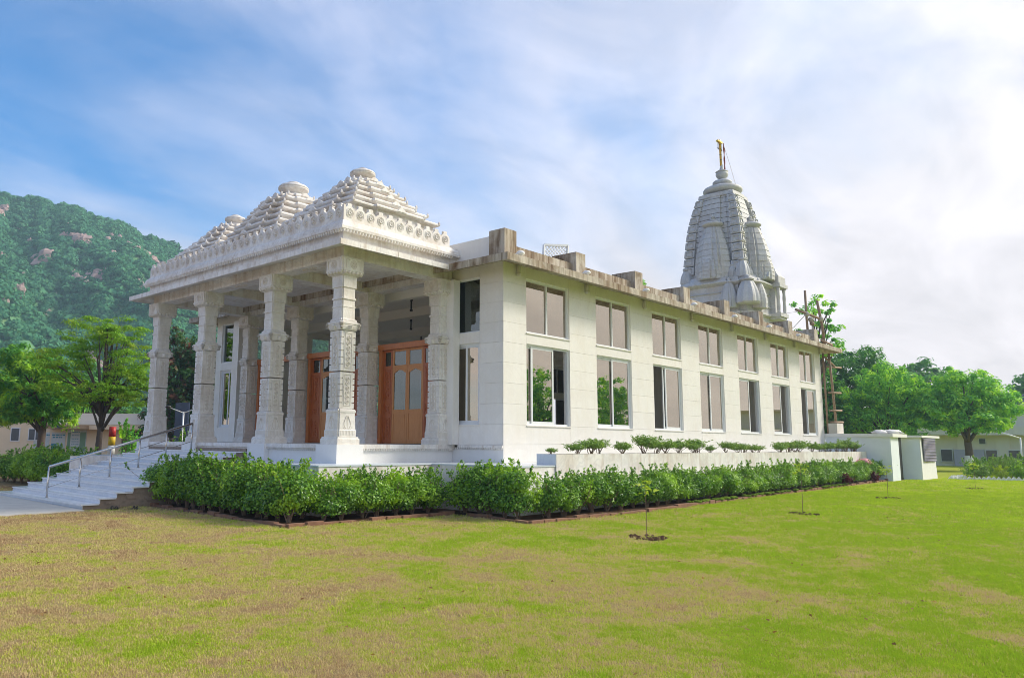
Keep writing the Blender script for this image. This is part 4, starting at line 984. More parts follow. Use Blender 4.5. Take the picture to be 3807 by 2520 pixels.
# ------------------------------------------------------------------ roof things
jl = empty('lattice_panel', (3.7, .8, 7.2)); tag(jl, 'white lattice panel leaning on the hall roof behind the parapet', 'lattice panel')
def J(u, v, w): # tilted panel: u across, v up
    return (3.18+u*.93+v*.10, .95-u*.30-v*.0+w*.2, 7.5+v*.92+u*.10-.02+w*.0)
fr_ = MB()
def jbar(u0, v0, u1, v1, r_): fr_.tube([J(u0, v0, 0), J(u1, v1, 0)], r_, 4)
for p in (((0, 0), (1, 0)), ((1, 0), (1, .85)), ((1, .85), (0, .85)), ((0, .85), (0, 0))): jbar(*p[0], *p[1], .05)
obj('frame', fr_, M['alum'], jl); fr_ = MB()
for k in range(-5, 8):
    for sg in (1, -1):
        pts = []
        for t in np.linspace(0, 1, 25):
            u = t; v = sg*(t-.5)*.85*1.2+k*.14+.06
            if 0.02 <= v <= .83: pts.append(J(u, v, 0))
        if len(pts) > 1: fr_.tube([pts[0], pts[-1]], .016, 4)
obj('lattice', fr_, M['alum'], jl)
# roof ledge beside the tower (grey coping pieces)
# ------------------------------------------------------------------ annex and well box
an = empty('annex', (27.6, -1.6, 0)); tag(an, 'low pale annex wall with flat slab roof at the far end of the hall', 'annex')
obj('wall', MB().box(26.92, 28.4, -3.12, -.002, 0, 2.2), M['shadeblue'], an)  # white annex wall, shade blue carried in its colour
obj('roof_slab', MB().box(26.82, 29.6, -3.26, -.003, 2.2, 2.37), M['plaster'], an)
obj('gap_shade', MB().box(28.42, 29.2, -3.05, -2.6, 0, 2.19), M['dark'], an)  # dark box drawn for the shade in the gap before the store
wb = empty('whitewashed_store', (31.5, -2.9, 0)); tag(wb, 'whitewashed box store with mauve grille at the end of the hedge', 'store')
obj('walls', MB().loft([rect(29.74, 33.1, -3.78, -2.2, 0), rect(29.98, 32.95, -3.72, -2.25, 2.2)]), M['shadeblue'], wb)  # white box coloured with the blue of its shaded side
obj('front_wall', MB().loft([[(29.78, -3.82, 0), (33.08, -3.82, 0), (33.08, -3.785, 0), (29.78, -3.785, 0)], [(30.0, -3.76, 2.19), (32.95, -3.76, 2.19), (32.95, -3.725, 2.19), (30.0, -3.725, 2.19)]]), M['whitepaint'], wb)  # separate whiter sheet gives the lit side its brighter colour
obj('roof_slab', MB().box(29.8, 33.9, -3.9, -2.1, 2.2, 2.32), M['plaster'], wb)
gl = MB()
gl.box(30.3, 32.85, -3.86, -3.83, .93, 2.17); gr_ = obj('grille', gl, M['grille'], wb)
bars = MB()
for x in np.linspace(30.35, 32.8, 11): bars.box(x-.015, x+.015, -3.885, -3.862, .93, 2.17)
for z in np.linspace(1.0, 2.1, 8): bars.box(30.3, 32.85, -3.90, -3.887, z-.012, z+.012)
obj('bars', bars, M['lilac'], gr_)
def lump(name, label, c, r_, m_, seed, cat, group=None, flat=.45):
    rs = random.Random(seed); mb = MB(); n = 12; rings = []
    for z, k in ((0, .75), (.25, 1.0), (.55, .95), (.8, .7), (1.0, .3)):
        rings.append([(c[0]+math.cos(2*PI*i/n)*r_*k*rs.uniform(.75, 1.2), c[1]+math.sin(2*PI*i/n)*r_*k*rs.uniform(.6, .95), c[2]+z*r_*flat*rs.uniform(.85, 1.15)) for i in range(n)])
    mb.loft(rings); return tag(obj(name, mb, m_, None, True), label, cat, group)
for i, (x, y, r_) in enumerate(((27.5, -2.5, .42), (28.2, -2.85, .46), (28.9, -2.95, .40), (27.95, -2.3, .38))):
    lump('sack', ['leftmost pale sack heaped on the annex roof', 'pale sack in the middle of the heap on the annex roof', 'flat pale sack at the right end of the annex roof heap', 'pale sack behind the others on the annex roof'][i], (x, y, 2.37), r_, M['sack'], 20+i, 'sack', None, .5)
lump('sack', 'pink sack lying between the planter end and the hedge', (25.2, -2.3, .81), .5, M['pinksack'], 31, 'sack', None, .6)
obj_cb = tag(obj('stone_block', MB().box(26.95, 28.0, -.62, -.12, 2.375, 2.92), M['path']), 'rough pale stone block on the annex roof below the scaffold', 'block')
# bamboo scaffold
sc_ = empty('bamboo_scaffold', (27.3, -.4, 2.37)); tag(sc_, 'lashed bamboo scaffold poles standing at the far end of the hall', 'scaffold')
def pole(*pts, r_=.065): obj('pole', MB().tube(pts, r_, 8), M['bamboo'], sc_, True)
pole((26.0, .25, 7.2), (25.75, .2, 8.6), (25.6, .15, 10.0))
pole((27.0, -.25, 6.9), (26.75, -.25, 8.2), (26.25, -.22, 9.5), r_=.075)
pole((24.9, .45, 8.9), (25.7, .15, 8.75), (26.7, -.28, 8.5), r_=.07)
pole((27.55, -.42, 2.38), (27.35, -.40, 4.6), (27.2, -.36, 6.7))
pole((26.98, -.15, 2.38), (26.96, -.13, 6.7), r_=.05)
for z, x0, x1 in ((5.95, 26.95, 28.3), (4.55, 26.95, 27.95), (3.6, 26.95, 27.9), (2.98, 26.95, 28.0)): pole((x0, -.30, z), (x1, -.62, z+.02), r_=.05)
pole((26.3, -.3, 7.35), (27.4, -.5, 7.15), r_=.06); pole((26.95, -.2, 6.5), (27.6, -.5, 6.0), r_=.05)
for c in ((25.68, .16, 8.72), (26.6, -.25, 8.52), (25.95, 0.05, 8.45)): obj('lashing', MB().lathe(c[0], c[1], [(.08, c[2]-.14), (.14, c[2]-.05), (.14, c[2]+.06), (.07, c[2]+.13)], 9), M['rope'], sc_, True)
obj('pulley', MB().lathe(26.0, .02, [(.05, 8.12), (.12, 8.18), (.12, 8.28), (.05, 8.34)], 10), M['bamboo'], sc_, True)
obj('rope', MB().tube([(25.66, .16, 8.75), (24.6, .5, 7.9), (23.4, .6, 7.5)], .018, 4).tube([(26.0, .0, 8.2), (26.2, -.05, 7.4)], .018, 4).tube([(25.6, .2, 8.9), (22.5, 1.8, 8.3)], .012, 4), M['rope'], sc_)
# ------------------------------------------------------------------ slippers by the stair
for i, (x, y, a) in enumerate(((-8.35, 5.75, .5), (-7.95, 5.45, .2))):
    s0 = empty('slipper_pair', (x, y, 0)); tag(s0, ['black rubber slippers left nearest the lowest stair step', 'black rubber slippers nearer the hedge kerb beside the stair'][i], 'slippers')
    for q in (-.06, .06):
        def T(u, v): return (x+u*math.cos(a)-(v+q)*math.sin(a), y+u*math.sin(a)+(v+q)*math.cos(a))
        outl = [(-.13, -.035), (-.05, -.04), (.06, -.045), (.12, -.025), (.13, 0), (.12, .025), (.06, .045), (-.05, .04), (-.13, .035)]
        so_ = obj('sole', MB().prism([T(u, v) for u, v in outl], .006, .03), M['slipper'], s0)
        obj('strap', MB().tube([(*T(.03, -.042), .025), (*T(.04, -.02), .07), (*T(.05, 0), .08), (*T(.04, .02), .07), (*T(.03, .042), .025)], .012, 5), M['slipper'], so_)

# ================================================================== VEGETATION NEAR
# hedge shrub prototypes (five shapes), copied along the kerb
def shrub_proto(seed, w, h, n, m_, leaf_s=.05, asp=.75, name='hedge_shrub', stem_n=11, low=.19, sprigs=9):
    rs = np.random.default_rng(seed)
    root = empty(name, (0, 0, 0))
    k = rs.integers(5, 8); lob = [(rs.normal(0, w*.16), rs.normal(0, w*.16), rs.uniform(low+.15, h*.72), w*rs.uniform(.30, .46), w*rs.uniform(.30, .46), h*rs.uniform(.18, .30)) for _ in range(k)]
    P = []; NR = []
    per = n//k
    for (cx, cy, cz, rx, ry, rz) in lob:
        d = rs.normal(0, 1, (per, 3)); d /= np.linalg.norm(d, axis=1, keepdims=True); r_ = rs.uniform(0, 1, per)**.28*(1+.12*np.sin(d[:, 0]*9+d[:, 2]*7))
        P.append(np.array([cx, cy, cz])+d*np.array([rx, ry, rz])*r_[:, None]); NR.append(d+np.array([0, 0, .5]))
    tips = []
    for _ in range(sprigs):
        x, y = rs.normal(0, w*.22, 2); z0 = h*.72; L = h*rs.uniform(.12, .38); m2 = int(26*L/.3)+6
        t = rs.uniform(0, 1, m2); lx, ly = rs.normal(0, .12, 2)
        P.append(np.stack([x+lx*t+rs.normal(0, .022, m2), y+ly*t+rs.normal(0, .022, m2), z0+L*t], 1)); NR.append(rs.normal(0, 1, (m2, 3))+np.array([0, 0, .6])); tips.append((x, y, z0, x+lx, y+ly, z0+L))
    P = np.concatenate(P); NR = np.concatenate(NR); ok = P[:, 2] > low*rs.uniform(.5, 1.4, len(P)); P, NR = P[ok], NR[ok]
    obj('foliage', leaf_mesh('foliage', P, NR, leaf_s, asp, m_, .1, .5), m_, root)
    mb = MB()
    for _ in range(stem_n):
        a = rs.uniform(0, 6.28); r1 = rs.uniform(.1, .36)*w; b0 = rs.normal(0, .025, 2)
        mb.tube([(b0[0], b0[1], 0), (b0[0]+.35*r1*math.cos(a), b0[1]+.35*r1*math.sin(a), .18*h), (r1*math.cos(a), r1*math.sin(a), .45*h), (1.15*r1*math.cos(a+.2), 1.15*r1*math.sin(a+.2), .75*h)], [.013, .011, .008, .004], 4)
    for (x, y, z0, x1, y1, z1) in tips: mb.tube([(x*.4, y*.4, h*.4), (x, y, z0), (x1, y1, z1)], [.006, .005, .003], 3)
    obj('stems', mb, M['twig'], root)
    return root
HP = [shrub_proto(40+i, 1.0, 1.16, 4200, M['hedge'], .060) for i in range(6)]
used = [False]*6
hr = random.Random(21)
def place(protos, used_, i, loc, rot, sc, label, cat, group):
    if not used_[i]:
        used_[i] = True; o = protos[i]; o.location = loc; o.rotation_euler = (0, 0, rot); o.scale = sc; tag(o, label, cat, group); return o
    o = copy_tree(protos[i], loc, rot, sc, label, group); o['category'] = cat; return o
def hedge(p0, p1, n, label, group, hs=(.88, 1.12), back=0.0):
    for k in range(n):
        t = (k+.5)/n; s = hr.uniform(*hs)
        place(HP, used, hr.randrange(6), (p0[0]+(p1[0]-p0[0])*t+hr.uniform(-.07, .07), p0[1]+(p1[1]-p0[1])*t+hr.uniform(-.07, .07), .02), hr.uniform(0, 6.28), (s*hr.uniform(.92, 1.12), s*hr.uniform(.92, 1.12), s*hr.uniform(.92, 1.08)), label % nth(k+1), 'shrub', group)
hedge((-6.72, 6.75), (-6.98, -.15), 14, '%s glossy hedge shrub from the stair along the front kerb', 'front hedge row', (.98, 1.14))
hedge((-6.55, -.10), (-2.85, -.25), 7, '%s glossy hedge shrub from the kerb corner beside the porch terrace', 'porch side hedge row', (.84, .98))
hedge((-2.45, -.55), (-2.72, -2.95), 5, '%s glossy hedge shrub from the porch in the recess before the hall corner', 'recessed hedge row', (1.0, 1.12))
hedge((-2.3, -2.98), (28.3, -2.35), 46, '%s glossy hedge shrub from the near corner in the long row below the planter', 'long hedge row', (.80, .96))
hedge((-5.9, 14.6), (-6.4, 21.0), 10, '%s glossy hedge shrub from the stair in the left hand hedge', 'hedge left of the stair', (1.0, 1.2))
hedge((-5.1, 15.0), (-4.9, 22.0), 9, '%s shrub from the porch in the rear row of the left hedge', 'rear hedge left of the stair', (1.0, 1.25))
hedge((-6.15, 5.9), (-6.3, .35), 11, '%s shrub from the stair in the inner row of the front hedge', 'inner front hedge row', (.92, 1.04))
hedge((-5.6, .42), (-2.6, .25), 6, '%s shrub from the kerb corner in the inner row beside the porch terrace', 'inner porch hedge row', (.80, .92))
hedge((-1.9, -2.6), (28.0, -2.45), 44, '%s shrub from the near corner in the inner row below the planter', 'inner long hedge row', (.72, .84))
# red-leaved plants in the hedge
for i, (x, y, l) in enumerate(((19.5, -3.15, 'dark crimson leaved plant at the foot of the long hedge'), (24.2, -3.0, 'small crimson leaved plant near the far end of the long hedge'))):
    p = shrub_proto(70+i, .5, .55, 320, M['crimson'], .09, .5, 'crimson_plant', 4, .03, 3); p.location = (x, y, .02); tag(p, l, 'plant')
# planter shrubs
PP = []
for i in range(4):
    PP.append(shrub_proto(90+i, .70, .52, 900, M['planterleaf'], .07, .42, 'planter_shrub', 8, .16, 5))
pu = [False]*4; pr = random.Random(8)
xs = [-.05]+[1.0+.76*k+.22*math.sin(k*2.4)+.12*math.sin(k*5.1) for k in range(34)]
for k, x in enumerate(xs):
    if x > 26.4: break
    if k in (5, 13, 19, 26): continue
    s = .45 if k == 0 else pr.uniform(.58, 1.18)
    if x > 22: s *= 1.15
    lab = 'smallest round shrub at the near end of the long planter' if k == 0 else '%s twiggy clipped shrub from the near end of the long marble planter' % nth(k+1)
    place(PP, pu, pr.randrange(4), (x+pr.uniform(-.1, .1), -1.7+pr.uniform(-.08, .08), 1.42), pr.uniform(0, 6.28), (s*1.12, s*1.12, s*pr.uniform(.9, 1.1)), lab, 'shrub', None if k == 0 else 'shrubs in the planter')
# saplings in the lawn, each with a ring of dug soil
SAP = [(-3.59, -6.44, 1.02, 'young sapling with bright leaves and soil mound nearest the camera'), (3.92, -6.66, 1.25, 'thin sapling with soil mound before the middle of the hedge'), (12.4, -6.5, 1.05, 'young yellow green sapling on the lawn before the far hedge'), (21.94, -7.4, 1.05, 'farthest small sapling on the lawn near the white store')]
for i, (x, y, h, lab) in enumerate(SAP):
    sp = empty('sapling', (x, y, 0)); tag(sp, lab, 'sapling')
    obj('stem', MB().tube([(x, y, 0), (x+.01, y-.01, h*.5), (x, y, h)], [.008, .007, .005], 5), M['twig'], sp)
    nrs = np.random.default_rng(i); n = 34; t = nrs.uniform(0, 6.28, n); r_ = nrs.uniform(.03, .22, n)
    P = np.stack([x+r_*np.cos(t), y+r_*np.sin(t), h-.04+nrs.uniform(-.16, .10, n)-r_*.25], 1)
    obj('leaves', leaf_mesh('leaves', P, np.tile([0, 0, 1.0], (n, 1)), .14, .42, M['seedling'], .1, .3), None, sp)
    so_ = MB(); rs = random.Random(i)
    for k in range(46):
        a = rs.uniform(0, 6.28); q = rs.uniform(0, 1)**.5; s = rs.uniform(.02, .06); cx_, cy_ = x+.36*q*math.cos(a)+.05, y+.36*q*math.sin(a)
        so_.lathe(cx_, cy_, [(s, 0.002), (s*.9, s*.5), (s*.3, s*.9)], 6)
    obj('soil_mound', so_, M['soil'], sp)

# ------------------------------------------------------------------ grass
def tuft(seed, n, h, w, spread):
    rs = np.random.default_rng(seed); mb = MB()
    for _ in range(n):
        a = rs.uniform(0, 6.28); x, y = rs.normal(0, spread, 2); L = h*rs.uniform(.5, 1.25); lean = rs.uniform(.25, 1.1)*L; c, s = math.cos(a), math.sin(a); px2, py2 = -s*w*.5, c*w*.5
        mb.add([(x-px2, y-py2, -.004), (x+px2, y+py2, -.004), (x+c*lean*.4+px2*.8, y+s*lean*.4+py2*.8, L*.6), (x+c*lean*.4-px2*.8, y+s*lean*.4-py2*.8, L*.6), (x+c*lean, y+s*lean, L*.92)], [(0, 1, 2, 3), (3, 2, 4)])
    me = mb.mesh('tuft'); me.materials.append(M['blade']); return me
tv = [tuft(i, 22, .019+.003*i, .0058, .044) for i in range(5)]
gp, gs = [], []
rg = np.random.default_rng(5)
def fv(x, y):
    d = np.stack([x-CAM.x, y-CAM.y], 1); D = d @ np.array([math.cos(YAW), math.sin(YAW)]); L = d @ np.array([math.sin(YAW), -math.cos(YAW)])
    return D, L
for (d0, d1, dens, sc0) in ((4.6, 8.0, 560, .85), (8.0, 12.0, 320, 1.0), (12.0, 18.0, 150, 1.25), (18.0, 30.0, 50, 1.6), (30.0, 50.0, 12, 2.2)):
    n = int((d1**2-d0**2)*.5*1.42*dens)
    D = np.sqrt(rg.uniform(d0**2, d1**2, n)); L = D*rg.uniform(-.66, .76, n)
    x = CAM.x+D*math.cos(YAW)+L*math.sin(YAW); y = CAM.y+D*math.sin(YAW)-L*math.cos(YAW)
    kx = np.array([k[0] for k in KERB]); ky = np.array([k[1] for k in KERB])
    inside = ((x > -7.45) & (y > -.6)) | ((x > -3.1) & (y > -3.42)) | ((x > 1) & (y > -3.55+(x-1.45)*.03)) | ((x < -8.9) & (y > 5.45) & (y < 13.4)) | ((x < -8) & (y > 5.7) & (y < 13)) | ((x > 29.5) & (y > -4.2))
    ok = ~inside
    gp.append(np.stack([x[ok], y[ok], np.zeros(ok.sum())], 1)); gs.append(sc0*rg.uniform(.55, 1.3, ok.sum())*(1+.25*(np.sin(x[ok]*3.1+np.sin(y[ok]*2.3)*2)*np.sin(y[ok]*3.7+np.sin(x[ok]*1.9)*2) > .45)))
gp = np.concatenate(gp); gs = np.concatenate(gs)
scatter_object('grass', gp, gs, rg.uniform(0, 6.28, len(gp)), tv, 'short patchy green and straw coloured lawn grass', 'grass')

M['dryleaf'] = leaf('dry_leaves', (0.20, 0.10, 0.04), (0.42, 0.28, 0.10))
D = np.sqrt(rg.uniform(25, 500, 420)); L = D*rg.uniform(-.6, .7, 420)
x = CAM.x+D*math.cos(YAW)+L*math.sin(YAW); y = CAM.y+D*math.sin(YAW)-L*math.cos(YAW)
ok = ~(((x > -7.6) & (y > -.8)) | ((x > -3.4) & (y > -3.6)) | ((x < -8) & (y > 5.2)))
P = np.stack([x[ok], y[ok], np.full(ok.sum(), .03)], 1)
tag(obj('fallen_leaves', leaf_mesh('fallen_leaves', P, np.tile([0, 0, 1.], (len(P), 1)), .055, .6, M['dryleaf'], 0, .35), None), 'dry leaves scattered over the lawn', 'leaves', kind='stuff')

# ================================================================== TREES AND FAR THINGS
tree('dark_broadleaf_tree', 'dark dense tree with long drooping leaves at the left edge', (-3.63, 25.35, 0), [(-.5, .3, 4.3, 1.7, 1.7, 1.6), (-1.2, 1.4, 3.5, 1.5, 1.6, 1.1), (.5, -.7, 3.7, 1.2, 1.2, 1.1), (-.9, .6, 5.3, 1.1, 1.1, .8), (.2, .2, 2.8, 1.3, 1.3, .6)], M['mango'], 3.2, .17, 330, 60, .24, .26, .36, .75, 1.0, seed=3)
tree('feathery_tree', 'light green feathery tree with dark forking limbs left of the porch', (-2.6, 21.34, 0), [(-.3, .3, 6.5, 1.3, 1.3, .75), (.5, -.5, 6.6, 1.0, 1.0, .8), (-1.3, 1.2, 5.3, 1.3, 1.3, .7), (.9, -1.0, 5.2, 1.0, 1.1, .9), (-1.2, 1.1, 4.1, 1.3, 1.3, .6), (.3, -.3, 3.7, 1.7, 1.7, .6), (.8, -.9, 4.3, 1.0, 1.0, .6)], M['feather'], 3.3, .13, 250, 90, .15, .28, .42, .55, .38, lean=(.08, -.05), seed=5, branches=44)
tree('creeper_tree', 'tall dark tree with reddish tips behind the left columns', (11.4, 43.2, 0), [(0, 0, 8.6, 1.6, 1.6, 1.9), (.6, -.6, 6.5, 2.3, 2.3, 2.2), (.4, -.3, 4.0, 2.3, 2.3, 2.2), (1.5, -1.6, 8.0, 1.6, 1.6, 2.0), (2.6, -2.8, 7.2, 1.8, 1.8, 2.2), (2.4, -2.6, 4.0, 2.0, 2.0, 2.2), (0.2, -.2, 2.0, 2.2, 2.2, 1.3)], M['redgreen'], 5.0, .25, 520, 40, .36, .5, .55, .3, seed=6)
LT = [((-2, 62, 0), 7.2, 3.4, 'round green tree beyond the cream building, leftmost'), ((4.5, 60, 0), 8.2, 3.4, 'tall green tree beyond the cream building behind the feathery tree'), ((9.5, 55, 0), 8.6, 3.2, 'green tree beyond the right end of the cream building'), ((-9, 66, 0), 7.4, 3.6, 'dark green tree at the far left beyond the road'), ((18, 47, 0), 7.8, 3.2, 'green tree seen between the porch columns')]
for i, (b, h, r_, lab) in enumerate(LT):
    tree('background_tree', lab, b, [(0, 0, h*.72, r_*.8, r_*.8, h*.24), (r_*.5, -r_*.5, h*.55, r_*.7, r_*.7, h*.22), (-r_*.5, r_*.5, h*.55, r_*.7, r_*.7, h*.22), (0, 0, h*.42, r_, r_, h*.2)], M['treemid' if i % 2 else 'treedark'], h*.45, .2, 260, 34, .40, .45, .62, .3, group='trees beyond the cream building', seed=30+i)
tree('broad_green_tree', 'broad light green tree with hanging leaves right of the annex', (50.0, 2.6, 0), [(0, 0, 6.3, 2.4, 2.4, 1.7), (-1.0, 1.8, 4.8, 2.2, 2.4, 1.7), (1.0, -1.8, 5.0, 2.2, 2.4, 1.7), (.2, 0, 3.6, 2.8, 2.8, 1.5), (.2, -.3, 7.4, 1.2, 1.2, .9)], M['treemid'], 3.0, .25, 420, 52, .34, .28, .50, .7, seed=9, whitewash=1.0)
tree('spreading_tree', 'spreading green tree with whitewashed trunk before the far building', (50.8, -2.36, 0), [(0, 0, 5.6, 2.3, 2.3, 1.7), (1.0, -1.6, 4.6, 1.9, 2.0, 1.5), (-.8, 1.6, 4.6, 2.0, 2.0, 1.4), (0, 0, 3.7, 2.8, 2.8, 1.0), (-.2, .3, 7.2, .9, .9, 1.0), (.8, -1.2, 6.6, .9, .9, 1.0), (1.2, -2.6, 5.8, .7, .7, .8)], M['treemid'], 3.3, .24, 380, 54, .32, .32, .48, .5, seed=11, whitewash=1.1)
tree('tall_dark_tree', 'tall darker tree behind the bamboo scaffold', (55.5, 6.4, 0), [(0, 0, 8.4, 2.6, 2.6, 1.9), (-1.6, 2.0, 7.0, 2.6, 2.6, 2.2), (1.4, -1.8, 7.0, 2.4, 2.4, 2.0), (0, 0, 4.6, 3.4, 3.4, 2.4), (-2.2, 3.2, 5.0, 2.4, 2.4, 2.4)], M['treedark'], 4.5, .28, 560, 40, .38, .4, .6, .4, seed=13, group=None)
tree('tall_green_tree', 'tall airy tree rising beside the far corner of the hall', (47.5, 7.2, 0), [(0, 0, 6.4, 1.9, 1.9, 2.0), (.6, -.6, 4.2, 2.2, 2.2, 1.8), (-.3, .4, 8.6, .9, .9, 1.2)], M['treedark'], 4.0, .2, 300, 36, .34, .4, .5, .4, seed=14)
tree('distant_dark_tree', 'bluish dark tree in the distance between the right hand trees', (109, 11.6, 0), [(0, 0, 10.5, 3.6, 3.6, 3.4), (0, 0, 6, 4.4, 4.4, 3.5), (-3, 3, 8, 3, 3, 3), (3, -3.2, 8, 3, 3, 3)], M['treedark'], 6, .4, 300, 30, .8, .5, 1.0, .2, seed=15)
tree('edge_tree', 'dark tree at the right edge above the blue tank', (119, .2, 0), [(0, 0, 9.5, 3.4, 3.4, 2.6), (0, 0, 6, 4, 4, 3.2)], M['treedark'], 5, .4, 220, 30, .8, .5, 1.0, .2, seed=16)
tree('rear_tree', 'tree whose leafy tips show above the hall roof left of the spire', (36.5, 15.6, 0), [(-1.0, .6, 13.6, 1.1, 1.1, .7), (.6, -.8, 13.2, 1.0, 1.0, .6), (-.5, 0, 12.2, 2.4, 2.4, 1.0), (0, 0, 10.5, 2.8, 2.8, 2.0)], M['treemid'], 8, .25, 180, 40, .34, .5, .42, .3, seed=17)
tree('rear_tree', 'tree with sparse leafy branches right of the spire', (43.2, 5.6, 0), [(0, 0, 12.2, 1.5, 1.5, .9), (.5, -.7, 11.0, 1.4, 1.4, .9), (0, 0, 9.3, 2.2, 2.2, 1.6), (.8, -1.0, 9.8, 1.2, 1.2, 1.0)], M['treemid'], 8, .22, 70, 34, .30, .5, .34, .3, seed=18)
# trees across the lawn, seen mirrored in the hall windows
for i, (x, y, h) in enumerate(((8, -26, 10.5), (14, -30, 9.2), (20, -31, 10.4), (27, -33, 9.6), (34, -34, 11.0), (42, -36, 10.4), (51, -37, 11.5), (60, -38, 12.0), (2, -24, 9.6), (70, -40, 12))):
    tree('lawn_edge_tree', '%s tree from the near end of the row mirrored in the hall windows' % nth([1, 2, 3, 4, 5, 6, 7, 8, 0, 9][i]+1), (x, y, 0), [(0, 0, h*.68, 2.6, 2.6, h*.22), (1.8, .6, h*.5, 2.4, 2.4, h*.22), (-1.8, -.5, h*.5, 2.4, 2.4, h*.22), (0, 0, h*.28, 3.2, 3.2, h*.18)], M['treemid'], h*.4, .2, 190, 34, .46, .45, .7, .3, seed=50+i, group='trees across the lawn')

# ------------------------------------------------------------------ left cream building
LB = empty('cream_building', (7.5, 48.5, 0)); tag(LB, 'low cream building with canopy and posters beyond the stair', 'building')
B0 = Vector((2.94, 53.35)); du = Vector((.681, -.732)); dw = Vector((-.732, -.681))
def Q(u, w, z): p = B0+du*u+dw*w; return (p.x, p.y, z)
def qbox(mb, u0, u1, w0, w1, z0, z1):
    return mb.add([Q(u0, w1, z0), Q(u1, w1, z0), Q(u1, w0, z0), Q(u0, w0, z0), Q(u0, w1, z1), Q(u1, w1, z1), Q(u1, w0, z1), Q(u0, w0, z1)], [(3,2,1,0),(4,5,6,7),(0,1,5,4),(1,2,6,5),(2,3,7,6),(3,0,4,7)])
obj('wall', qbox(MB(), 3.6, 13.2, -8, 0, 0, 3.72), M['cream'], LB); obj('wing_wall', qbox(MB(), -1.2, 3.59, -7, -.4, 0, 2.95), M['cream'], LB)
obj('upper_band', qbox(MB(), 3.55, 13.25, .002, .06, 2.85, 3.70), M['creamlight'], LB)
obj('canopy', qbox(MB(), 3.7, 7.2, .07, 1.6, 2.46, 2.76), M['canopyshade_bars'], LB); obj('canopy', qbox(MB(), 7.21, 12.4, .07, 1.2, 2.45, 2.74), M['cream'], LB)  # left canopy part coloured brown for the shade on its side face
for (u0, u1, z0, z1) in ((.35, .95, 1.55, 2.5), (1.75, 2.2, 1.6, 2.45), (2.3, 2.75, 1.6, 2.45)):
    w = obj('window', qbox(MB(), u0-.07, u1+.07, -.398, -.33, z0-.07, z1+.07), M['alum'], LB); obj('pane', qbox(MB(), u0, u1, -.329, -.31, z0, z1), M['darkwin'], w)
gd = obj('grille_door', qbox(MB(), 9.3, 10.75, .002, .05, .2, 2.35), M['dark'], LB)
gb = MB()
for u in np.linspace(9.35, 10.7, 9): qbox(gb, u-.02, u+.02, .052, .08, .2, 2.35)
obj('bars', gb, M['canopyshade_bars'], gd)
p1 = obj('poster', qbox(MB(), 3.75, 4.85, .003, .03, .7, 2.2), M['poster'], LB); p0 = obj('poster', qbox(MB(), 2.15, 3.55, -.395, -.36, .7, 2.2), M['poster'], LB); p2 = obj('poster', qbox(MB(), 5.0, 6.5, .003, .03, .6, 2.4), M['poster'], LB)
pb = MB(); rs = random.Random(2)
for (u0, u1, z, w0) in ((3.8, 4.8, 2.0, .031), (3.85, 4.6, 1.82, .031), (2.9, 3.5, 2.0, -.359)):     # heading lines of the banner
    u = u0
    while u < u1:
        l = rs.uniform(.08, .24); qbox(pb, u, min(u+l, u1), w0, w0+.004, z-.05, z+.05); u += l+.05
obj('print', pb, M['posterblue'], p1); obj('print', qbox(qbox(MB(), 3.78, 4.2, .031, .035, .95, 1.35), 4.45, 4.65, .031, .035, 1.0, 1.3), M['posterblue'], p1)
pb = MB()
for z in (2.25, 1.98, 1.72, 1.5, 1.28, 1.05):
    u = 5.35
    while u < 5.95:
        l = rs.uniform(.08, .2); qbox(pb, u, min(u+l, 5.95), .031, .035, z-.028, z+.028); u += l+.035
obj('print', pb, M['posterblue'], p2); obj('print', qbox(qbox(MB(), 6.0, 6.45, .031, .035, .75, 2.25), 5.03, 5.25, .031, .035, .8, 2.2), M['postergreen'], p2)
obj('sign_plate', qbox(MB(), 4.85, 5.35, 1.602, 1.63, 2.52, 2.72), M['navy'], LB)
# white notice on a stand, maroon pot
ns = empty('notice_board', Q(-.2, 8.0, 0)); tag(ns, 'small white notice board on legs at the left edge', 'notice board')
obj('board', qbox(MB(), -.25, .45, 8.0, 8.03, 1.15, 1.45), M['whitepaint'], ns); obj('lettering', qbox(qbox(MB(), -.15, .35, 8.031, 8.035, 1.33, 1.37), -.1, .3, 8.031, 8.035, 1.22, 1.26), M['navy'], ns)
obj('legs', qbox(qbox(MB(), -.2, -.16, 7.99, 8.02, 0, 1.15), .36, .4, 7.99, 8.02, 0, 1.15), M['dark'], ns)
# striped post
fp = empty('striped_post', (-1.65, 22.2, 0)); tag(fp, 'post painted in red yellow white and green bands beside the feathery tree', 'post')
for z0, z1, m_ in ((0, 1.0, 'green'), (1.003, 1.45, 'whitepaint'), (1.453, 1.85, 'yellow'), (1.853, 2.30, 'red')): obj('band', MB().lathe(-1.65, 22.2, [(.155, z0), (.15, z1)], 14), M[m_], fp, True)
fb = shrub_proto(120, 1.3, 2.5, 900, M['treemid'], .13, .6, 'leafy_bush', 8, .4, 8); fb.location = (-.4, 23.0, 0); tag(fb, 'leafy bush beside the striped post', 'bush')
fb = shrub_proto(121, 1.6, 2.2, 900, M['hedge'], .11, .6, 'leafy_bush', 8, .3, 10); fb.location = (2.4, 23.6, 0); tag(fb, 'leafy bush seen between the two leftmost columns', 'bush')
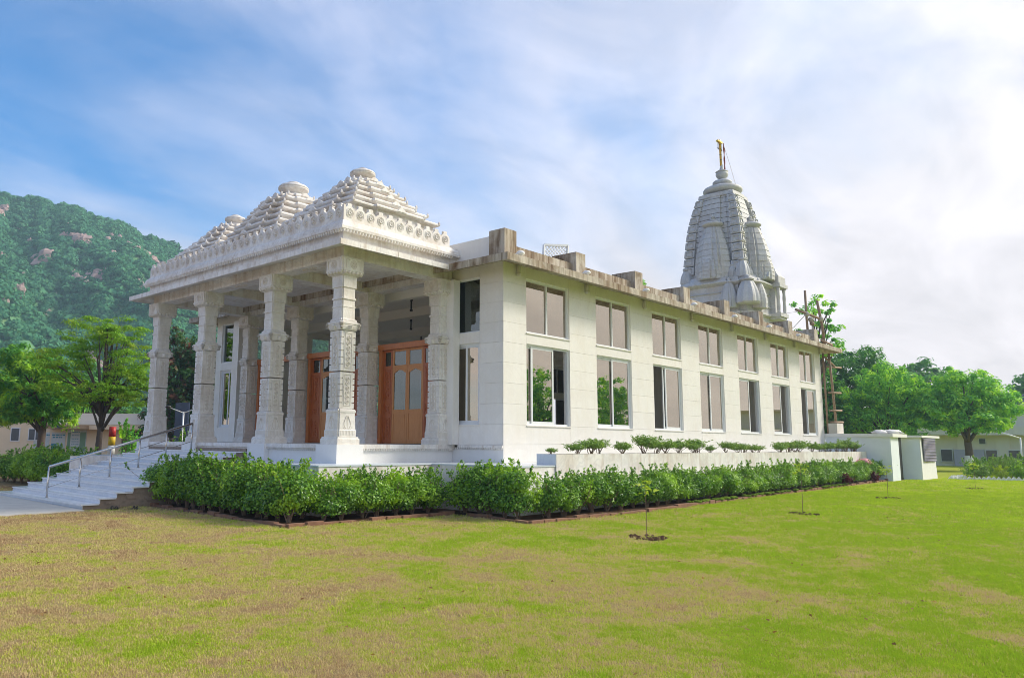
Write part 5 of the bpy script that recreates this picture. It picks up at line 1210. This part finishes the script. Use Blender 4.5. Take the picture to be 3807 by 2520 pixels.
# lamp post seen between the left columns
lp = empty('lamp_post', (3.84, 26.2, 0)); tag(lp, 'white lamp post with two arms seen between the left columns', 'lamp post')
obj('pole', MB().tube([(3.84, 26.2, 0), (3.84, 26.2, 3.25)], .05, 8), M['lampwhite'], lp, True)
for s in (-1, 1):
    obj('arm', MB().tube([(3.84, 26.2, 3.2), (3.84+s*.55, 26.2-s*.6, 3.5)], .025, 6), M['lampwhite'], lp, True); obj('lamp_head', MB().tube([(3.84+s*.5, 26.2-s*.55, 3.5), (3.84+s*.75, 26.2-s*.82, 3.58)], [.09, .06], 8), M['dark'], lp, True)
obj_ns = tag(obj('sheet_panel', MB().box(9.2, 9.3, 36.0, 37.9, 0, 4.3), M['navy']), 'dark navy sheet panel behind the lamp post', 'panel')

# ------------------------------------------------------------------ right hand building
RB = empty('pale_building', (70, -6, 0)); tag(RB, 'pale two storey building with lilac doors at the right edge', 'building')
XR = 66.0
obj('wall', MB().box(XR, XR+9, -22, 4.0, -.1, 5.2), M['creamlight'], RB); obj('roof_slab', MB().box(XR-.3, XR+9.3, -22.3, 4.3, 5.2, 5.42), M['cream'], RB)
obj('canopy_slab', MB().box(XR-1.0, XR-.002, -22, 4.0, 2.78, 2.98), M['creamlight'], RB); obj('canopy_wall', MB().box(XR-.98, XR-.85, -22, 4.0, 2.982, 3.5), M['creamlight'], RB)
for y in (.55, -2.35, -5.2, -8.0): obj('pilaster', MB().box(XR-.14, XR-.003, y-.5, y+.5, 0, 2.77), M['creamlight'], RB)
for (y0, y1) in ((.5-1.0+1.0, 1.35), (-.95, -.1)):
    d = obj('door', MB().box(XR-.20, XR-.145, y0, y1, -.05, 1.48), M['lilac'], RB); obj('handle', MB().box(XR-.23, XR-.201, y0+.1, y0+.16, .65, .75), M['dark'], d)
for (y0, y1) in ((1.5, 2.35), (-1.9, -1.1), (-3.55, -2.75), (-5.0, -4.2)):
    w = obj('window', MB().box(XR-.21, XR-.146, y0-.05, y1+.05, .35, 1.52), M['alum'], RB); obj('pane', MB().box(XR-.225, XR-.211, y0, y1, .42, 1.46), M['darkwin'], w)
w = obj('window', MB().box(XR-.1, XR-.004, -1.15, -.6, 1.95, 2.5), M['alum'], RB); obj('pane', MB().box(XR-.115, XR-.101, -1.1, -.65, 2.0, 2.45), M['darkwin'], w)
tk = empty('water_tank', (68, -5.2, 5.42)); tag(tk, 'dark blue water tank on the roof of the pale building', 'water tank')
obj('drum', MB().lathe(68.0, -5.3, [(1.5, 5.42), (1.55, 5.5), (1.5, 5.56), (1.55, 5.75), (1.5, 5.8), (1.55, 6.0), (1.5, 6.05), (1.55, 6.25), (1.45, 6.4), (.5, 6.62), (.5, 6.7), (.1, 6.72)], 24), M['tank'], tk, True)
rl2 = empty('street_lamp', (42.2, -4.9, 0)); tag(rl2, 'thin pale street lamp beside the right hand shrubs', 'street lamp')
obj('pole', MB().tube([(42.2, -6.55, 0), (42.1, -6.6, 2.35)], .045, 8), M['lampwhite'], rl2, True); obj('arm', MB().tube([(42.1, -6.6, 2.3), (41.6, -5.75, 2.62)], [.035, .06], 8), M['lampwhite'], rl2, True)
# zigzag whitewashed brick edging
ze = empty('zigzag_edging', (32, -6, 0)); tag(ze, 'row of whitewashed bricks set on edge like teeth along the right lawn', 'edging')
tm = MB().loft([[(-.16, -.06, -.02), (.16, -.06, -.02), (0, -.06, .17)], [(-.16, .06, -.02), (.16, .06, -.02), (0, .06, .17)]]).mesh('brick'); tm.materials.append(M['whitepaint'])
for k in range(20):
    t = k/15; obj('brick', tm, None, ze, loc=(32.4+1.15*t, -4.55-3.1*t, 0), rot=math.atan2(-3.1, 1.15)+jit.uniform(-.25, .25), scale=jit.uniform(.9, 1.25))
for k in range(8): obj('brick', tm, None, ze, loc=(33.2+.33*k, -4.5-.03*k, 0), rot=jit.uniform(-.2, .2)-.1, scale=jit.uniform(.7, 1.1))
RSH = [((35.5, -5.2, 0), 1.1, .9, 'hedge', 'low green shrub behind the zigzag edging, nearest the white store'), ((36.6, -6.2, 0), 1.3, 1.35, 'planterleaf', 'loose grey green shrub before the whitewashed trunk'), ((36.5, -7.2, 0), 1.5, 1.25, 'hedge', 'green shrub in the middle of the right flower bed'), ((36.2, -8.0, 0), 1.2, 1.5, 'planterleaf', 'upright yellow green shrub at the right edge'), ((38.5, -4.8, 0), 1.6, .9, 'planterleaf', 'low olive shrub along the bed behind the store'), ((40.5, -5.6, 0), 1.7, 1.0, 'planterleaf', 'low olive shrub deeper in the flower bed'), ((35.2, -6.4, 0), .8, .7, 'seedling', 'small bright yellow green shrub behind the edging'), ((34.6, -7.3, 0), .9, .8, 'hedge', 'short dark shrub close behind the edging teeth'), ((35.0, -8.9, 0), 1.2, 1.1, 'hedge', 'green shrub partly cut by the right edge'), ((34.2, -5.7, 0), .9, .75, 'planterleaf', 'small olive shrub just behind the first edging teeth'), ((36.9, -5.6, 0), 1.2, 1.1, 'hedge', 'bushy green shrub left of the whitewashed trunk'), ((38.2, -6.5, 0), 1.5, 1.3, 'planterleaf', 'loose shrub between the trunk and the thin street lamp'), ((38.8, -7.2, 0), 1.5, 1.2, 'hedge', 'dark leafy shrub under the thin street lamp'), ((43.5, -4.0, 0), 2.0, 1.1, 'planterleaf', 'low hedge like shrub at the back of the right bed'), ((43.0, -6.2, 0), 2.2, 1.1, 'hedge', 'wide low shrub at the back before the lilac doors')]
for i, (l, w_, h, m_, lab) in enumerate(RSH):
    p = shrub_proto(140+i, w_, h, 700, M[m_], .11, .5, 'garden_shrub', 6, .05, 8); p.location = l; tag(p, lab, 'shrub')
p = shrub_proto(160, 1.3, 2.3, 1500, M['treedark'], .10, .55, 'conical_bush', 8, .1, 8); p.location = (38.0, -8.0, 0); tag(p, 'dark conical bush in front of the pale building', 'bush')
p = shrub_proto(161, 1.8, 1.9, 1100, M['treemid'], .12, .55, 'bougainvillea', 8, .2, 12); p.location = (40.0, -9.5, 0); tag(p, 'bougainvillea bush with magenta blossom at the right edge', 'bush')
nrs = np.random.default_rng(3); d = nrs.normal(0, 1, (260, 3)); d /= np.linalg.norm(d, axis=1, keepdims=True)
obj('blossom', leaf_mesh('blossom', np.array([0, 0, 1.15])+d*np.array([.85, .85, .8]), d, .15, .8, M['bloom']), None, p)

# ------------------------------------------------------------------ haze
hz = MB().box(-70, 420, -80, 640, -1.5, 150)
m, nt, out = mat('haze')
pv = N(nt, 'ShaderNodeVolumePrincipled', {'Color': (0.60, 0.82, 1.0, 1), 'Density': 0.0007, 'Anisotropy': 0.2}); nt.links.new(pv.outputs[0], out.inputs['Volume'])
tag(obj('haze', hz, m), 'thin bluish haze over the valley', 'haze', kind='stuff')
